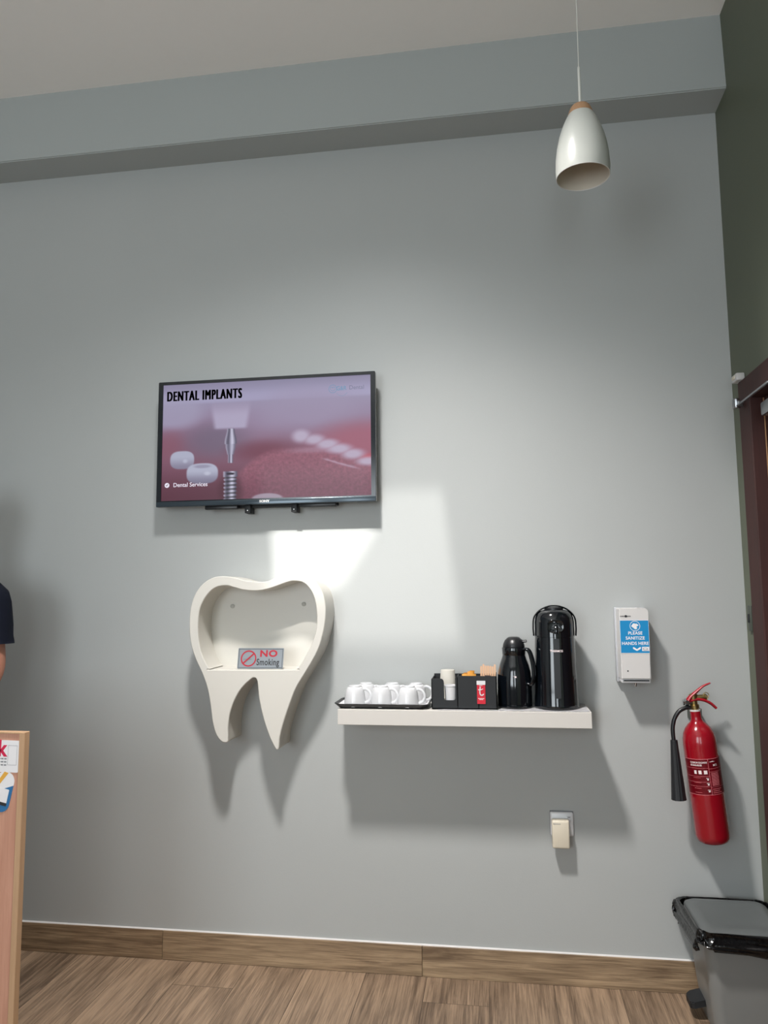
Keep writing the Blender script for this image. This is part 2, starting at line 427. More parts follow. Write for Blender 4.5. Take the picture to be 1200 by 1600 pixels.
# recessed ceiling lamp (source of the soft shadows on the wall)
t = thing('ceiling_light', 'round recessed ceiling lamp in the white ceiling in front of the grey beam', 'ceiling light', (LAMP.x, LAMP.y, H))
bm = B(); lathe(bm, [(0.072, H), (0.075, H - 0.004), (0.072, H - 0.012), (0.064, H - 0.012), (0.061, H - 0.006), (0.061, H)], (LAMP.x, LAMP.y), 48)
part('rim', bm, M_['white'], t)
bm = B(); lathe(bm, [(0.060, H - 0.001), (0.060, H - 0.008), (0.03, H - 0.010), (0.001, H - 0.010)], (LAMP.x, LAMP.y), 48)
part('diffuser', bm, M_['lampface'], t)
# small fittings on the right wall
bm = B(); box(bm, XR - 0.010, XR, -0.078, -0.045, 1.245, 1.335, 0.003)
t = thing('switch_plate', 'narrow dark grey plate on the olive wall beside the door frame', 'switch', (XR, -0.06, 1.29))
part('plate', bm, M_['dkplate'], t)
bm = B(); box(bm, XR - 0.014, XR - 0.009, -0.068, -0.055, 1.275, 1.305, 0.0015)
part('rocker', bm, M_['matblack'], t)
t = thing('door_sensor', 'small white sensor box on the top corner of the dark door frame', 'sensor', (XR, -0.12, DZ + 0.077))
bm = B(); box(bm, XR - 0.030, XR, -0.150, -0.092, DZ + 0.0775, DZ + 0.1045, 0.005); part('housing', bm, M_['white'], t)
bm = B(); box(bm, XR - 0.033, XR - 0.029, -0.135, -0.108, DZ + 0.086, DZ + 0.097, 0.001); part('cover', bm, M_['cream'], t)

# ------------------------------------------------------------------ television
TX0, TX1, TZ0, TZ1, TY = -1.346, -0.4515, 1.742, 2.2555, -0.082
tv = thing('television', 'flat television with black frame on the grey wall showing a dental implant slide', 'television', ((TX0 + TX1) / 2, 0, 1.74))
bm = B(); box(bm, TX0 + 0.004, TX1 - 0.004, -0.078, -0.045, TZ0 + 0.004, TZ1 - 0.003, 0.006)
box(bm, TX0 + 0.12, TX1 - 0.12, -0.046, -0.026, TZ0 + 0.03, TZ1 - 0.12, 0.010)
part('casing', bm, M_['matblack'], tv)
SX, EX, SZ0, SZ1 = -1.3255, -0.4700, 1.7665, 2.2420
bm = B()
outer = rrect(TX1 - TX0, TZ1 - TZ0, 0.004, 2); cxx, czz = (TX0 + TX1) / 2, (TZ0 + TZ1) / 2
inner = rrect(EX - SX, SZ1 - SZ0, 0.0008, 2); ix, iz = (SX + EX) / 2, (SZ0 + SZ1) / 2
rings(bm, [[(cxx + u, -0.062, czz + v) for u, v in outer], [(cxx + u, -0.080, czz + v) for u, v in outer],
           [(cxx + u * 0.997, TY - 0.001, czz + v * 0.995) for u, v in outer],
           [(ix + u, TY - 0.001, iz + v) for u, v in inner], [(ix + u, -0.0785, iz + v) for u, v in inner]], cap0=False, cap1=False)
part('bezel', bm, M_['bezel'], tv, smooth=False)
bm = B(); box(bm, TX0 + 0.001, TX1 - 0.001, -0.0845, -0.078, TZ0 + 0.0005, TZ0 + 0.0205, 0.002)
lip_ = part('bottom_trim', bm, M_['bezelgrey'], tv, label='glossy grey lower trim strip')
text('brand_lettering', 'SONY', 0.0085, -0.895, TZ0 + 0.0085, FR(-0.0846), M_['white'], tv, align='CENTER', xs=1.25, bold=0.0004, depth=0.0003)
# picture: colour per vertex on a fine grid, shown by the panel's own light
def blend(a, b, t): t = max(0, min(1, t)); return tuple(x + (y - x) * t for x, y in zip(a, b))
def ss(a, b, x):
    t = max(0.0, min(1.0, (x - a) / (b - a))); return t * t * (3 - 2 * t)
def blob(u, v, cu_, cv, ru, rv, p=2.0):
    return (abs((u - cu_) / ru) ** p + abs((v - cv) / rv) ** p) ** (1 / p)
def picture(u, v):
    c = blend((156, 150, 178), (150, 130, 158), ss(0.10, 0.36, v))
    c = blend(c, (132, 88, 108), ss(0.30, 0.66, v + 0.07 * noise.noise((u * 3, v * 3, 0))))
    c = blend(c, (92, 46, 62), ss(0.60, 1.0, v))
    if v < 0.185: c = blend(c, blend((144, 138, 166), (168, 162, 194), ss(0, .14, v)), 1 - ss(0.155, 0.185, v))
    c = blend(c, (112, 100, 122), 0.75 * (1 - ss(0.2, 1.2, blob(u, v, 0.26, 0.50, 0.20, 0.20))))
    c = blend(c, (138, 84, 102), 0.6 * (1 - ss(0.2, 1.2, blob(u, v, 0.03, 0.52, 0.10, 0.16))))
    # pale glove / gauze shapes along the top
    n1 = 0.10 * noise.noise((u * 9, v * 9, 4))
    c = blend(c, (166, 160, 188), 0.75 * (1 - ss(0.55, 1.15, blob(u, v, 0.05, 0.24, 0.17, 0.17) + n1)))
    c = blend(c, (160, 148, 176), 0.7 * (1 - ss(0.4, 1.25, blob(u, v, 0.70, 0.26, 0.30, 0.20) + n1)))
    # red gum on the right
    c = blend(c, (164, 92, 112), 0.85 * (1 - ss(0.3, 1.2, blob(u, v, 0.98, 0.55, 0.30, 0.20))))
    c = blend(c, (196, 84, 100), 0.8 * (1 - ss(0.3, 1.1, blob(u, v, 0.99, 0.70, 0.06, 0.06))))
    c = blend(c, (108, 46, 64), 0.6 * (1 - ss(0.2, 1.2, blob(u, v, 0.50, 0.60, 0.20, 0.11))))
    # tongue
    top = 0.60 + 4.5 * max(0, 0.58 - u) ** 2 + 0.88 * max(0, u - 0.62) ** 2
    k = ss(top - 0.035, top + 0.035, v) * ss(0.33, 0.43, u)
    n = noise.noise((u * 62, v * 38, 3)) * 0.55 + noise.noise((u * 120, v * 74, 5)) * 0.45
    tc = blend((146, 88, 106), (110, 56, 74), ss(top, 1.0, v) * 0.85)
    tc = tuple(x * (1 + 0.20 * n) for x in tc); c = blend(c, tc, k)
    # wet shine across the tongue
    d = abs((v - 0.70) - (u - 0.80) * 0.55); s = 1 - ss(0, 0.016 + 0.014 * noise.noise((u * 40, v * 30, 9)), d)
    c = blend(c, (190, 164, 186), 0.7 * s * ss(0.76, 0.80, u) * (1 - ss(0.90, 0.97, u)))
    c = blend(c, (176, 142, 164), 0.5 * (1 - ss(0.3, 1.3, blob(u, v, 0.75, 0.61, 0.15, 0.03) + 2 * n1)))
    # far teeth, out of focus: one soft pale row
    q = 9.0
    for cu_, cv, ru, rv in ((0.675, 0.49, .046, .060), (0.735, .525, .055, .048), (0.795, .565, .060, .045), (0.855, .61, .065, .048), (0.915, .655, .060, .048), (0.985, .72, .06, .04)):
        q = min(q, blob(u, v, cu_, cv, ru, rv))
    c = blend(c, (190, 178, 202), 0.92 * (1 - ss(0.35, 1.35, q + n1)))
    # implant carrier block
    w = 0.106 - 0.09 * (v - 0.15); k = (1 - ss(w - 0.022, w + 0.008, abs(u - 0.335))) * (1 - ss(0.385, 0.415, v)) * ss(0.14, 0.30, v)
    c = blend(c, (178, 168, 196), k)
    # abutment
    def metal(hw, ed=0.003):
        x = (u - 0.337) / hw; s = 0.5 + 0.5 * math.cos((x - 0.25) * 4.4)
        return blend((90, 84, 104), (206, 204, 226), s), 1 - ss(hw - ed, hw + ed, abs(u - 0.337))
    if 0.40 < v < 0.535: mc, k = metal(0.017 + 0.012 * ss(0.40, 0.52, v)); c = blend(c, mc, k)
    elif 0.535 <= v < 0.625: mc, k = metal(0.024 - 0.008 * ss(0.55, 0.625, v)); c = blend(c, blend(mc, (150, 146, 170), 0.3), k)
    elif 0.625 <= v < 0.695: mc, k = metal(0.012); c = blend(c, mc, k)
    # implant screw
    if v > 0.765:
        c = blend(c, (76, 30, 46), 0.7 * (1 - ss(0.6, 1.3, blob(u, v, 0.337, 0.93, 0.06, 0.14))))
        hw = 0.034 if v < 0.81 else 0.029 + 0.003 * math.sin(v * 190)
        mc, k = metal(hw); 
        if v >= 0.81: mc = tuple(x * (0.78 + 0.32 * math.sin(v * 190 + u * 20)) for x in mc)
        c = blend(c, mc, k)
        c = blend(c, (40, 30, 46), 1 - ss(0.7, 1.1, blob(u, v, 0.337, 0.785, 0.022, 0.012)))
    # near teeth, lower left
    k = 1 - ss(0.93, 1.04, blob(u, v, 0.100, 0.655, 0.060, 0.078, 2.8)); c = blend(c, blend((178, 180, 202), (138, 132, 156), ss(0.62, 0.73, v)), k)
    k = 1 - ss(0.93, 1.04, blob(u, v, 0.200, 0.775, 0.078, 0.088, 2.8)); c = blend(c, blend((182, 184, 206), (128, 122, 146), ss(0.74, 0.86, v)), k)
    c = blend(c, (205, 208, 226), 0.7 * (1 - ss(0.3, 1.1, blob(u, v, 0.225, 0.775, 0.022, 0.022)))); c = blend(c, (200, 203, 224), 0.6 * (1 - ss(0.3, 1.1, blob(u, v, 0.115, 0.665, 0.016, 0.022))))
    c = blend(c, (136, 130, 154), 0.6 * (1 - ss(0.5, 1.1, blob(u, v, 0.20, 0.715, 0.05, 0.018))))
    c = blend(c, (170, 160, 176), 0.85 * (1 - ss(0.85, 1.1, blob(u, v, 0.515, 1.0, 0.075, 0.042))))
    return c
NU, NV = 300, 168
bm = B(); col = bm.verts.layers.float_color.new('picture')
g = []
for j in range(NV + 1):
    row = []
    for i in range(NU + 1):
        u, v = i / NU, j / NV
        q = bm.verts.new((SX + (EX - SX) * u, -0.0790, SZ1 - (SZ1 - SZ0) * v))
        q[col] = (*lin(tuple(max(0, x) for x in picture(u, v))), 1); row.append(q)
    g.append(row)
for j in range(NV):
    for i in range(NU): bm.faces.new((g[j][i], g[j + 1][i], g[j + 1][i + 1], g[j][i + 1]))
m = bpy.data.materials.new('lit_screen'); m.use_nodes = True; nt = m.node_tree; b = nt.nodes['Principled BSDF']
at = nt.nodes.new('ShaderNodeAttribute'); at.attribute_name = 'picture'
b.inputs['Base Color'].default_value = (0.01, 0.01, 0.012, 1); b.inputs['Roughness'].default_value = 0.35; b.inputs['Specular IOR Level'].default_value = 0.3
nt.links.new(at.outputs['Color'], b.inputs['Emission Color']); b.inputs['Emission Strength'].default_value = 0.86
scr = part('screen', bm, m, tv, smooth=False)
def emat(name, rgb, s=1.0):
    return mat(name, (4, 4, 5), 0.5, emit=rgb, estr=s)
E_blk, E_wht, E_gry, E_teal = mat('caption_black', (6, 6, 10), 0.35), emat('caption_white', (232, 226, 240)), emat('logo_grey', (112, 112, 138)), emat('logo_teal', (96, 138, 170))
fs = FR(-0.0791)
bm = merge_text([(('DENTAL IMPLANTS', 0.0400, -1.3120 + dx, 2.1745 + dz), dict(xs=0.545, bold=0.0, depth=0.0003, spacing=1.22)) for dx in (0, 0.0012, 0.0024, 0.0036, 0.0048) for dz in (0, 0.0010)], fs)
part('caption', bm, E_blk, scr, smooth=False, recalc=False)
text('service_text', 'Dental Services', 0.0165, -1.276, 1.8225, fs, E_wht, scr, xs=0.98, bold=0.0002, depth=0.0003)
bm = B(); plate(bm, [(-1.302 + 0.010 * math.cos(a * PI / 12), 1.830 + 0.010 * math.sin(a * PI / 12)) for a in range(24)], fs, 0, 0.0003)
bd = part('tick_badge', bm, E_wht, scr, smooth=False)
bm = B(); plate(bm, [(-1.3075, 1.8305), (-1.3035, 1.8255), (-1.2965, 1.8340), (-1.2980, 1.8355), (-1.3035, 1.8285), (-1.3060, 1.8320)], fs, 0.0003, 0.0006)
part('tick', bm, E_blk, bd, smooth=False)
text('logo_initials', 'G&R', 0.0165, -0.607, 2.1855, fs, E_teal, scr, xs=0.88, bold=0.0003, depth=0.0003)
text('logo_word', 'Dental', 0.0165, -0.556, 2.1865, fs, E_gry, scr, xs=0.95, bold=0.0001, depth=0.0003)
bm = B()
def ringplate(bm, cx, cz, r0, r1, fn, t0, t1, n=32, a0=0, a1=2 * PI, ex=1.0):
    pts = [(a0 + (a1 - a0) * i / n) for i in range(n + 1)]
    for p, q in zip(pts, pts[1:]):
        plate(bm, [(cx + r0 * ex * math.cos(p), cz + r0 * math.sin(p)), (cx + r1 * ex * math.cos(p), cz + r1 * math.sin(p)), (cx + r1 * ex * math.cos(q), cz + r1 * math.sin(q)), (cx + r0 * ex * math.cos(q), cz + r0 * math.sin(q))], fn, t0, t1)
    return bm
ringplate(bm, -0.621, 2.192, 0.0150, 0.0168, fs, 0, 0.0003)
for dx in (-0.005, 0.005): ringplate(bm, -0.621 + dx, 2.1945, 0.0040, 0.0056, fs, 0, 0.0003, 16, 0.0, PI)
ringplate(bm, -0.621, 2.194, 0.0090, 0.0104, fs, 0, 0.0003, 16, PI * 1.05, PI * 1.95)
ringplate(bm, -0.585, 2.186, 0.0230, 0.0238, fs, 0, 0.0003, 20, PI * 1.15, PI * 1.85, 1.0)
part('logo_mark', bm, E_teal, scr, smooth=False)
# wall bracket showing below
bm = B()
box(bm, -1.145, -0.610, -0.040, -0.020, 1.735, 1.748, 0.002)
for x in (-0.971, -0.782): box(bm, x - 0.011, x + 0.011, -0.062, -0.010, 1.712, 1.745, 0.0005)
box(bm, -1.00, -0.75, -0.046, 0, 1.80, 2.15)
part('wall_bracket', bm, M_['matblack'], tv)
for x in (-0.971, -0.782):
    bm = B(); lathe(bm, [(0.0032, 0), (0.0032, 0.0012), (0.002, 0.0018)], (0, 0), 14, mtx=Matrix.Translation((x, -0.062, 1.722)) @ Matrix.Rotation(PI / 2, 4, 'X'))
    part('screw', bm, M_['chrome'], tv)
for x0, x1 in ((-1.145, -1.01), (-0.755, -0.612)): part('speaker_grille', box(B(), x0, x1, -0.072, -0.050, 1.729, 1.744, 0.003), M_['black'], tv)

# ------------------------------------------------------------------ tooth shaped niche
TO = [(-0.8956,1.4389),(-0.8575,1.441),(-0.8251,1.4563),(-0.7874,1.4729),(-0.7498,1.475),(-0.7176,1.4688),(-0.6882,1.4519),(-0.6642,1.4257),(-0.6457,1.3936),(-0.6367,1.3586),(-0.6342,1.3227),(-0.6379,1.2819),(-0.6459,1.2412),(-0.6617,1.1905),(-0.6854,1.1449),(-0.717,1.0942),(-0.7485,1.0436),(-0.7747,0.9781),(-0.7956,0.9177),(-0.8085,0.8676),(-0.812,0.8288),(-0.8172,0.8227),(-0.8241,0.8251),(-0.8374,0.8472),(-0.8536,0.8818),(-0.8753,0.9467),(-0.8892,1.007),(-0.8945,1.0576),(-0.9,1.0769),(-0.9086,1.0819),(-0.9194,1.0778),(-0.9514,1.0495),(-0.978,1.0112),(-0.999,0.9602),(-1.0075,0.9095),(-1.0076,0.8641),(-1.0083,0.8475),(-1.019,0.8438),(-1.0353,0.8495),(-1.0546,0.8734),(-1.0689,0.9187),(-1.0798,0.9897),(-1.0927,1.0458),(-1.1128,1.0971),(-1.1414,1.1538),(-1.1607,1.2109),(-1.1669,1.2736),(-1.1642,1.3365),(-1.1484,1.3891),(-1.1185,1.431),(-1.0772,1.4559),(-1.033,1.4616),(-0.9888,1.4558),(-0.9448,1.4437)]
TC = [(-1.0187,1.4257),(-0.9883,1.418),(-0.9499,1.4081),(-0.9007,1.405),(-0.8573,1.4113),(-0.8142,1.4249),(-0.7765,1.4374),(-0.7497,1.4397),(-0.7175,1.4315),(-0.6908,1.4028),(-0.6749,1.364),(-0.668,1.3076),(-0.6722,1.2514),(-0.6907,1.2006),(-0.7171,1.1524),(-0.7371,1.1234),(-0.7461,1.1153),(-0.7593,1.1117),(-1.0691,1.1102),(-1.0818,1.1137),(-1.0912,1.123),(-1.1139,1.1642),(-1.1287,1.2213),(-1.1326,1.2839),(-1.1253,1.3415),(-1.1038,1.3834),(-1.0765,1.4121),(-1.049,1.4239)]
def closed_spline(P, k, keep=()):
    n = len(P); out = []
    for i in range(n):
        if i in keep: out.append(P[i]); continue
        a, b, c, d = [Vector(P[(i + j) % n]) for j in (-1, 0, 1, 2)]
        for j in range(k):
            t = j / k; q = 0.5 * ((2 * b) + (c - a) * t + (2 * a - 5 * b + 4 * c - d) * t * t + (3 * b - a - 3 * c + d) * t ** 3)
            out.append((q.x, q.y))
    return out
tooth = thing('tooth_niche', 'white tooth shaped wall niche with hollow upper half and two pointed roots', 'wall niche', (-0.90, 0, 0.82))
O_ = closed_spline(TO, 4); I_ = closed_spline(TC, 4, keep=(17,))
def tri_fill(bm, loops):
    es = []
    for lp in loops:
        n = len(lp); es += [bm.edges.get((lp[i], lp[(i + 1) % n])) or bm.edges.new((lp[i], lp[(i + 1) % n])) for i in range(n)]
    bmesh.ops.triangle_fill(bm, use_beauty=True, use_dissolve=False, edges=es)
bm = B(); yf, yb = -0.15, 0.0; r = 0.0025
def loop(P, y, inset=0.0):
    n = len(P); vs = []
    for i in range(n):
        a, b, c = Vector(P[i - 1]), Vector(P[i]), Vector(P[(i + 1) % n])
        t = (c - a).normalized(); nr = Vector((-t.y, t.x)); q = b + nr * inset
        vs.append(bm.verts.new((q.x, y, q.y)))
    return vs
def area(P): return sum(P[i][0] * P[(i + 1) % len(P)][1] - P[(i + 1) % len(P)][0] * P[i][1] for i in range(len(P))) / 2
sgO = 1 if area(O_) > 0 else -1; sgI = 1 if area(I_) > 0 else -1
of = loop(O_, yf, r * sgO); om = loop(O_, yf + r); ob = loop(O_, yb)
cf = loop(I_, yf, -r * sgI); cm = loop(I_, yf + r); cb = loop(I_, -0.014)
def bridge(a, b):
    n = len(a)
    for i in range(n): bm.faces.new((a[i], a[(i + 1) % n], b[(i + 1) % n], b[i]))
bridge(of, om); bridge(om, ob); bridge(cf, cm); bridge(cm, cb)
tri_fill(bm, [of, cf]); tri_fill(bm, [cb]); tri_fill(bm, [ob])
part('body', bm, M_['tooth'], tooth, angle=40)
for x, z in ((-1.045, 1.346), (-0.753, 1.352)):
    bm = B(); lathe(bm, [(0.0085, 0), (0.0085, 0.002), (0.007, 0.003), (0.001, 0.003)], (0, 0), 20, mtx=Matrix.Translation((x, -0.014, z)) @ Matrix.Rotation(PI / 2, 4, 'X'))
    part('screw_cap', bm, M_['capgrey'], tooth)
# no smoking sign leaning at the front of the niche floor
sg = thing('no_smoking_sign', 'small silver NO Smoking sign standing in the white tooth niche', 'sign', (-0.893, -0.13, 1.1125))
tilt = math.radians(12)
def SG(u, v, t): # u,v from lower left of the sign
    return (-0.9815 + u, -0.132 + v * math.sin(tilt) - t * math.cos(tilt), 1.1135 + v * math.cos(tilt) - t * math.sin(tilt) * 0 + 0.0)
bm = B(); plate(bm, [(0.089 + u, 0.0385 + v) for u, v in rrect(0.178, 0.077, 0.003, 3)], SG, -0.0015, 0.0015)
part('panel', bm, M_['signmetal'], sg, smooth=False)
bm = B()
for (a, b_, c, d) in ((0.003, 0.175, 0.003, 0.0045), (0.003, 0.175, 0.0725, 0.074), (0.003, 0.0045, 0.003, 0.074), (0.1735, 0.175, 0.003, 0.074)):
    plate(bm, [(a, c), (b_, c), (b_, d), (a, d)], SG, 0.0015, 0.0019)
part('border', bm, M_['dkprint'], sg, smooth=False)
bm = B(); ringplate(bm, 0.0425, 0.038, 0.0255, 0.0305, SG, 0.0015, 0.0020, 40)
a = math.radians(42); dx, dz = math.cos(a), math.sin(a)
plate(bm, [(0.0425 - dx * 0.027 - dz * 0.0028, 0.038 - dz * 0.027 + dx * 0.0028), (0.0425 - dx * 0.027 + dz * 0.0028, 0.038 - dz * 0.027 - dx * 0.0028), (0.0425 + dx * 0.027 + dz * 0.0028, 0.038 + dz * 0.027 - dx * 0.0028), (0.0425 + dx * 0.027 - dz * 0.0028, 0.038 + dz * 0.027 + dx * 0.0028)], SG, 0.0020, 0.0024)
part('prohibition_ring', bm, M_['signred'], sg, smooth=False)
bm = B(); plate(bm, [(0.022, 0.033), (0.055, 0.033), (0.055, 0.037), (0.022, 0.037)], SG, 0.0015, 0.0018)
part('cigarette_symbol', bm, M_['greyprint'], sg, smooth=False)
text('red_lettering', 'NO', 0.0235, 0.120, 0.0455, SG, M_['signred'], sg, align='CENTER', xs=1.25, bold=0.0012, depth=0.0004, spacing=1.1).location.y -= 0.0016
text('black_lettering', 'Smoking', 0.0235, 0.0745, 0.0135, SG, M_['dkprint'], sg, xs=0.72, bold=0.0006, depth=0.0004, spacing=1.08).location.y -= 0.0016

# ------------------------------------------------------------------ wall shelf and what stands on it
ZS = 0.9785; SY = -0.20
bm = B(); box(bm, -0.580, 0.307, SY, 0, 0.924, ZS, 0.0015, 2)
tag(obj('wall_shelf', bm, M_['shelf'], origin=(-0.14, 0, 0.924), smooth=False), 'white floating wall shelf holding the cups, caddy and flasks', 'shelf')
bm = B(); nx, ny = 70, 14; g = []
for j in range(ny + 1):
    row = []
    for i in range(nx + 1):
        x = -0.22 + 0.522 * i / nx + 0.004 * noise.noise((j * .5, 0, 1)) * (i > nx - 2); y = -0.012 - (0.186) * j / ny
        edge = max(0, (i - nx + 8) / 8)
        z = ZS + 0.0016 + 0.0012 * noise.noise((x * 30, y * 30, 2)) + edge * 0.003 * max(0, noise.noise((x * 20, y * 25, 7)) + 0.3)
        row.append(bm.verts.new((x, y, z)))
    g.append(row)
for j in range(ny):
    for i in range(nx): bm.faces.new((g[j][i], g[j][i + 1], g[j + 1][i + 1], g[j + 1][i]))
bmesh.ops.solidify(bm, geom=bm.faces[:], thickness=0.0004)
tag(obj('shelf_paper', bm, M_['paper'], origin=(0.04, -0.1, ZS)), 'creased white paper sheet lying on the shelf under the flasks', 'paper sheet')
# tray
tray = thing('tray', 'black tray with raised rim and white liner under six upturned cups', 'tray', (-0.422, -0.10, ZS))
tcx, tcy, tw, td = -0.4245, -0.106, 0.348, 0.178
def rr(w, d, r_, z): return [(tcx + u, tcy + v, z) for u, v in rrect(w, d, r_, 6)]
bm = B(); rings(bm, [rr(tw - .05, td - .04, .02, ZS + .0008), rr(tw - .036, td - .026, .024, ZS + .001), rr(tw - .006, td - .004, .03, ZS + .0150), rr(tw, td, .032, ZS + .0175), rr(tw - .002, td - .002, .032, ZS + .0185), rr(tw - .010, td - .010, .028, ZS + .0160), rr(tw - .040, td - .030, .022, ZS + .0035), rr(tw - .06, td - .05, .02, ZS + .0033)])
part('rim', bm, M_['black'], tray)
bm = B(); rings(bm, [rr(tw - .043, td - .033, .022, ZS + .0036), rr(tw - .022, td - .016, .024, ZS + .0120), rr(tw - .024, td - .018, .024, ZS + .0125), rr(tw - .046, td - .036, .020, ZS + .0048)])
part('liner', bm, M_['paper'], tray)
ZT = ZS + 0.0050
# upturned cup with a looped handle
cup = thing('upturned_cup', 'white porcelain cup upside down at the front left of the black tray', 'cup', (-0.526, -0.148, ZT), 'upturned cups on the tray')
def cup_at(x, y):
    bm = B()
    lathe(bm, [(0.0350, ZT), (0.0385, ZT + .0005), (0.0392, ZT + .003), (0.0385, ZT + .020), (0.0355, ZT + .045), (0.0315, ZT + .061), (0.0275, ZT + .0665), (0.0245, ZT + .0685), (0.0240, ZT + .0725), (0.0225, ZT + .0730), (0.0215, ZT + .0690), (0.001, ZT + .0688)], (x, y), 40, cap0=False)
    part('body', bm, M_['porcelain'], cup)
    a = math.radians(-8); d = Vector((math.cos(a), math.sin(a), 0)); o = Vector((x, y, ZT))
    bm = B(); tube(bm, [o + d * r_ + Vector((0, 0, z)) for r_, z in ((.031, .0600), (.042, .0610), (.054, .0540), (.0600, .0410), (.0590, .0280), (.052, .0180), (.0385, .0120))], 0.0052, 10, 6, flat=0.65)
    part('handle', bm, M_['porcelain'], cup)
cup_at(-0.526, -0.148)
for x, y, rz, lb in ((-0.428, -0.148, 0.0, 'white porcelain cup upside down at the front middle of the black tray'),
                     (-0.330, -0.148, 0.05, 'white porcelain cup upside down at the front right of the tray, nearest the caddy'),
                     (-0.500, -0.060, 0.1, 'white cup upside down in the back row of the tray, behind the leftmost cup'),
                     (-0.400, -0.060, 0.05, 'white cup upside down in the back row of the tray, middle of that row'),
                     (-0.310, -0.060, 0.0, 'white cup upside down in the back row of the tray, beside the black caddy')):
    copy_thing(cup, (x, y, ZT), lb, rz)
# caddy
cad = thing('caddy', 'black plastic organiser between the cup tray and the flasks', 'caddy', (-0.128, -0.11, ZS + 0.001))
cx0, cx1, cyf, cyb, cz0, cz1 = -0.243, -0.012, -0.178, -0.045, ZS + 0.0025, 1.096
bm = B(); w = 0.0032
# front panel with a rounded U cut
zt = cz1
fp = [(cx0, cz0), (cx1, cz0), (cx1, zt), (-0.148, zt)]
fp += [(-0.148 - 0.010 * math.sin(t), zt - 0.010 + 0.010 * math.cos(t)) for t in [PI / 8 * i for i in range(1, 5)]]
fp += [(-0.158, 1.018), (-0.160, 1.013), (-0.165, 1.011), (-0.191, 1.011), (-0.196, 1.013), (-0.198, 1.018), (-0.198, zt - 0.026)]
fp += [(-0.208 + 0.010 * math.cos(t), zt - 0.024 + 0.014 * math.sin(t)) for t in [PI / 8 * i for i in range(1, 5)]]
fp += [(-0.228, zt - 0.009), (cx0 + 0.002, zt - 0.009), (cx0, zt - 0.013)]
fnn = lambda u, v, t: (u, cyf + t, v)
a_ = [bm.verts.new(fnn(u, v, 0)) for u, v in fp]; b2 = [bm.verts.new(fnn(u, v, w)) for u, v in fp]
tri_fill(bm, [a_]); tri_fill(bm, [b2])
for i in range(len(fp)): bm.faces.new((a_[i], a_[(i + 1) % len(fp)], b2[(i + 1) % len(fp)], b2[i]))
box(bm, cx0, cx1, cyb - w, cyb, cz0, cz1 - 0.005); box(bm, cx0, cx0 + w, cyf, cyb, cz0, cz1 - 0.011); box(bm, cx1 - w, cx1, cyf, cyb, cz0, cz1)
box(bm, cx0, cx1, cyf, cyb, cz0, cz0 + w); box(bm, -0.152, -0.149, cyf, cyb, cz0, cz1 - 0.004); box(bm, -0.078, -0.075, cyf, cyb, cz0, cz1 - 0.02)
box(bm, -0.149, cx1, -0.112, -0.109, cz0, cz1 - 0.012)
part('tray_box', bm, M_['matblack'], cad, smooth=False)
# paper cups
pc = thing('paper_cup', 'grey paper cup upside down standing highest in the left bay of the caddy', 'cup', (-0.193, -0.085, cz0 + w))
z0 = cz0 + w + .0005
bm = B()
for k in range(3):
    h0 = z0 + 0.012 * k
    lathe(bm, [(0.034 , h0), (0.0348, h0 + .001), (0.0342, h0 + .0035), (0.0335, h0 + .004), (0.0255, h0 + 0.098), (0.0245, h0 + 0.0995), (0.001, h0 + 0.0985)], (-0.190, -0.085), 32, cap0=False)
part('stacked_cups', bm, M_['cupbeige'], pc)
pc2 = thing('paper_cup', 'white paper cup upright in the cut-out at the caddy front', 'cup', (-0.178, -0.155, z0))
bm = B(); lathe(bm, [(0.0175, z0), (0.0225, z0 + .072), (0.0235, z0 + .073), (0.0235, z0 + .077), (0.0215, z0 + .077), (0.0160, z0 + .004), (0.001, z0 + .003)], (-0.176, -0.1500), 32)
part('cup_wall', bm, M_['paper'], pc2)
# sachets
k = 0
def sachet(x, y, z, w_, h_, rz, ry, m, lb, nm='sachet', grp='sachets in the caddy'):
    s = B(); mt = Matrix.Translation((x, y, z)) @ Matrix.Rotation(rz, 4, 'Z') @ Matrix.Rotation(ry, 4, 'Y')
    rs = []
    for i in range(9):
        f = i / 8; th = 0.0035 * math.sin(PI * f) ** 0.5 + 0.0004
        rs.append([mt @ Vector(p) for p in ((-w_ / 2, -th * .3, f * h_), (-w_ / 4, -th, f * h_), (0, -th * 1.1, f * h_), (w_ / 4, -th, f * h_), (w_ / 2, -th * .3, f * h_), (w_ / 2, th * .3, f * h_), (0, th * 1.1, f * h_), (-w_ / 2, th * .3, f * h_))])
    rings(s, rs); o = obj(nm, s, m, origin=(x, y, z)); tag(o, lb, 'sachet', grp); return o
zb = cz0 + w + 0.001
for i, (x, y, ry, dz) in enumerate(((-0.122, -0.160, -0.05, 0.018), (-0.110, -0.150, 0.10, 0.026), (-0.094, -0.160, 0.0, 0.018), (-0.104, -0.138, 0.12, 0.028), (-0.120, -0.132, -0.1, 0.020))):
    sachet(x, y, zb, 0.020, 0.098 + dz, 0.2 * i, ry * .4, M_['teal'], 'orange sugar sachet in the middle bay of the caddy', grp='orange sachets in the caddy middle bay')
for i, (x, y, dz) in enumerate(((-0.062, -0.160, 0.012), (-0.046, -0.163, 0.016), (-0.029, -0.160, 0.010))):
    s_ = sachet(x, y, zb, 0.021, 0.096 + dz, 0.1 * (i - 1), 0.03, M_['brownsachet'], 'dark brown coffee sachet in the right bay of the caddy', grp='brown sachets in the caddy right bay')
    bm = B(); box(bm, x - 0.006, x + 0.006, y - 0.0048, y - 0.0040, zb + 0.092, zb + 0.098)
    part('white_print', bm, M_['labelwhite'], s_, smooth=False)
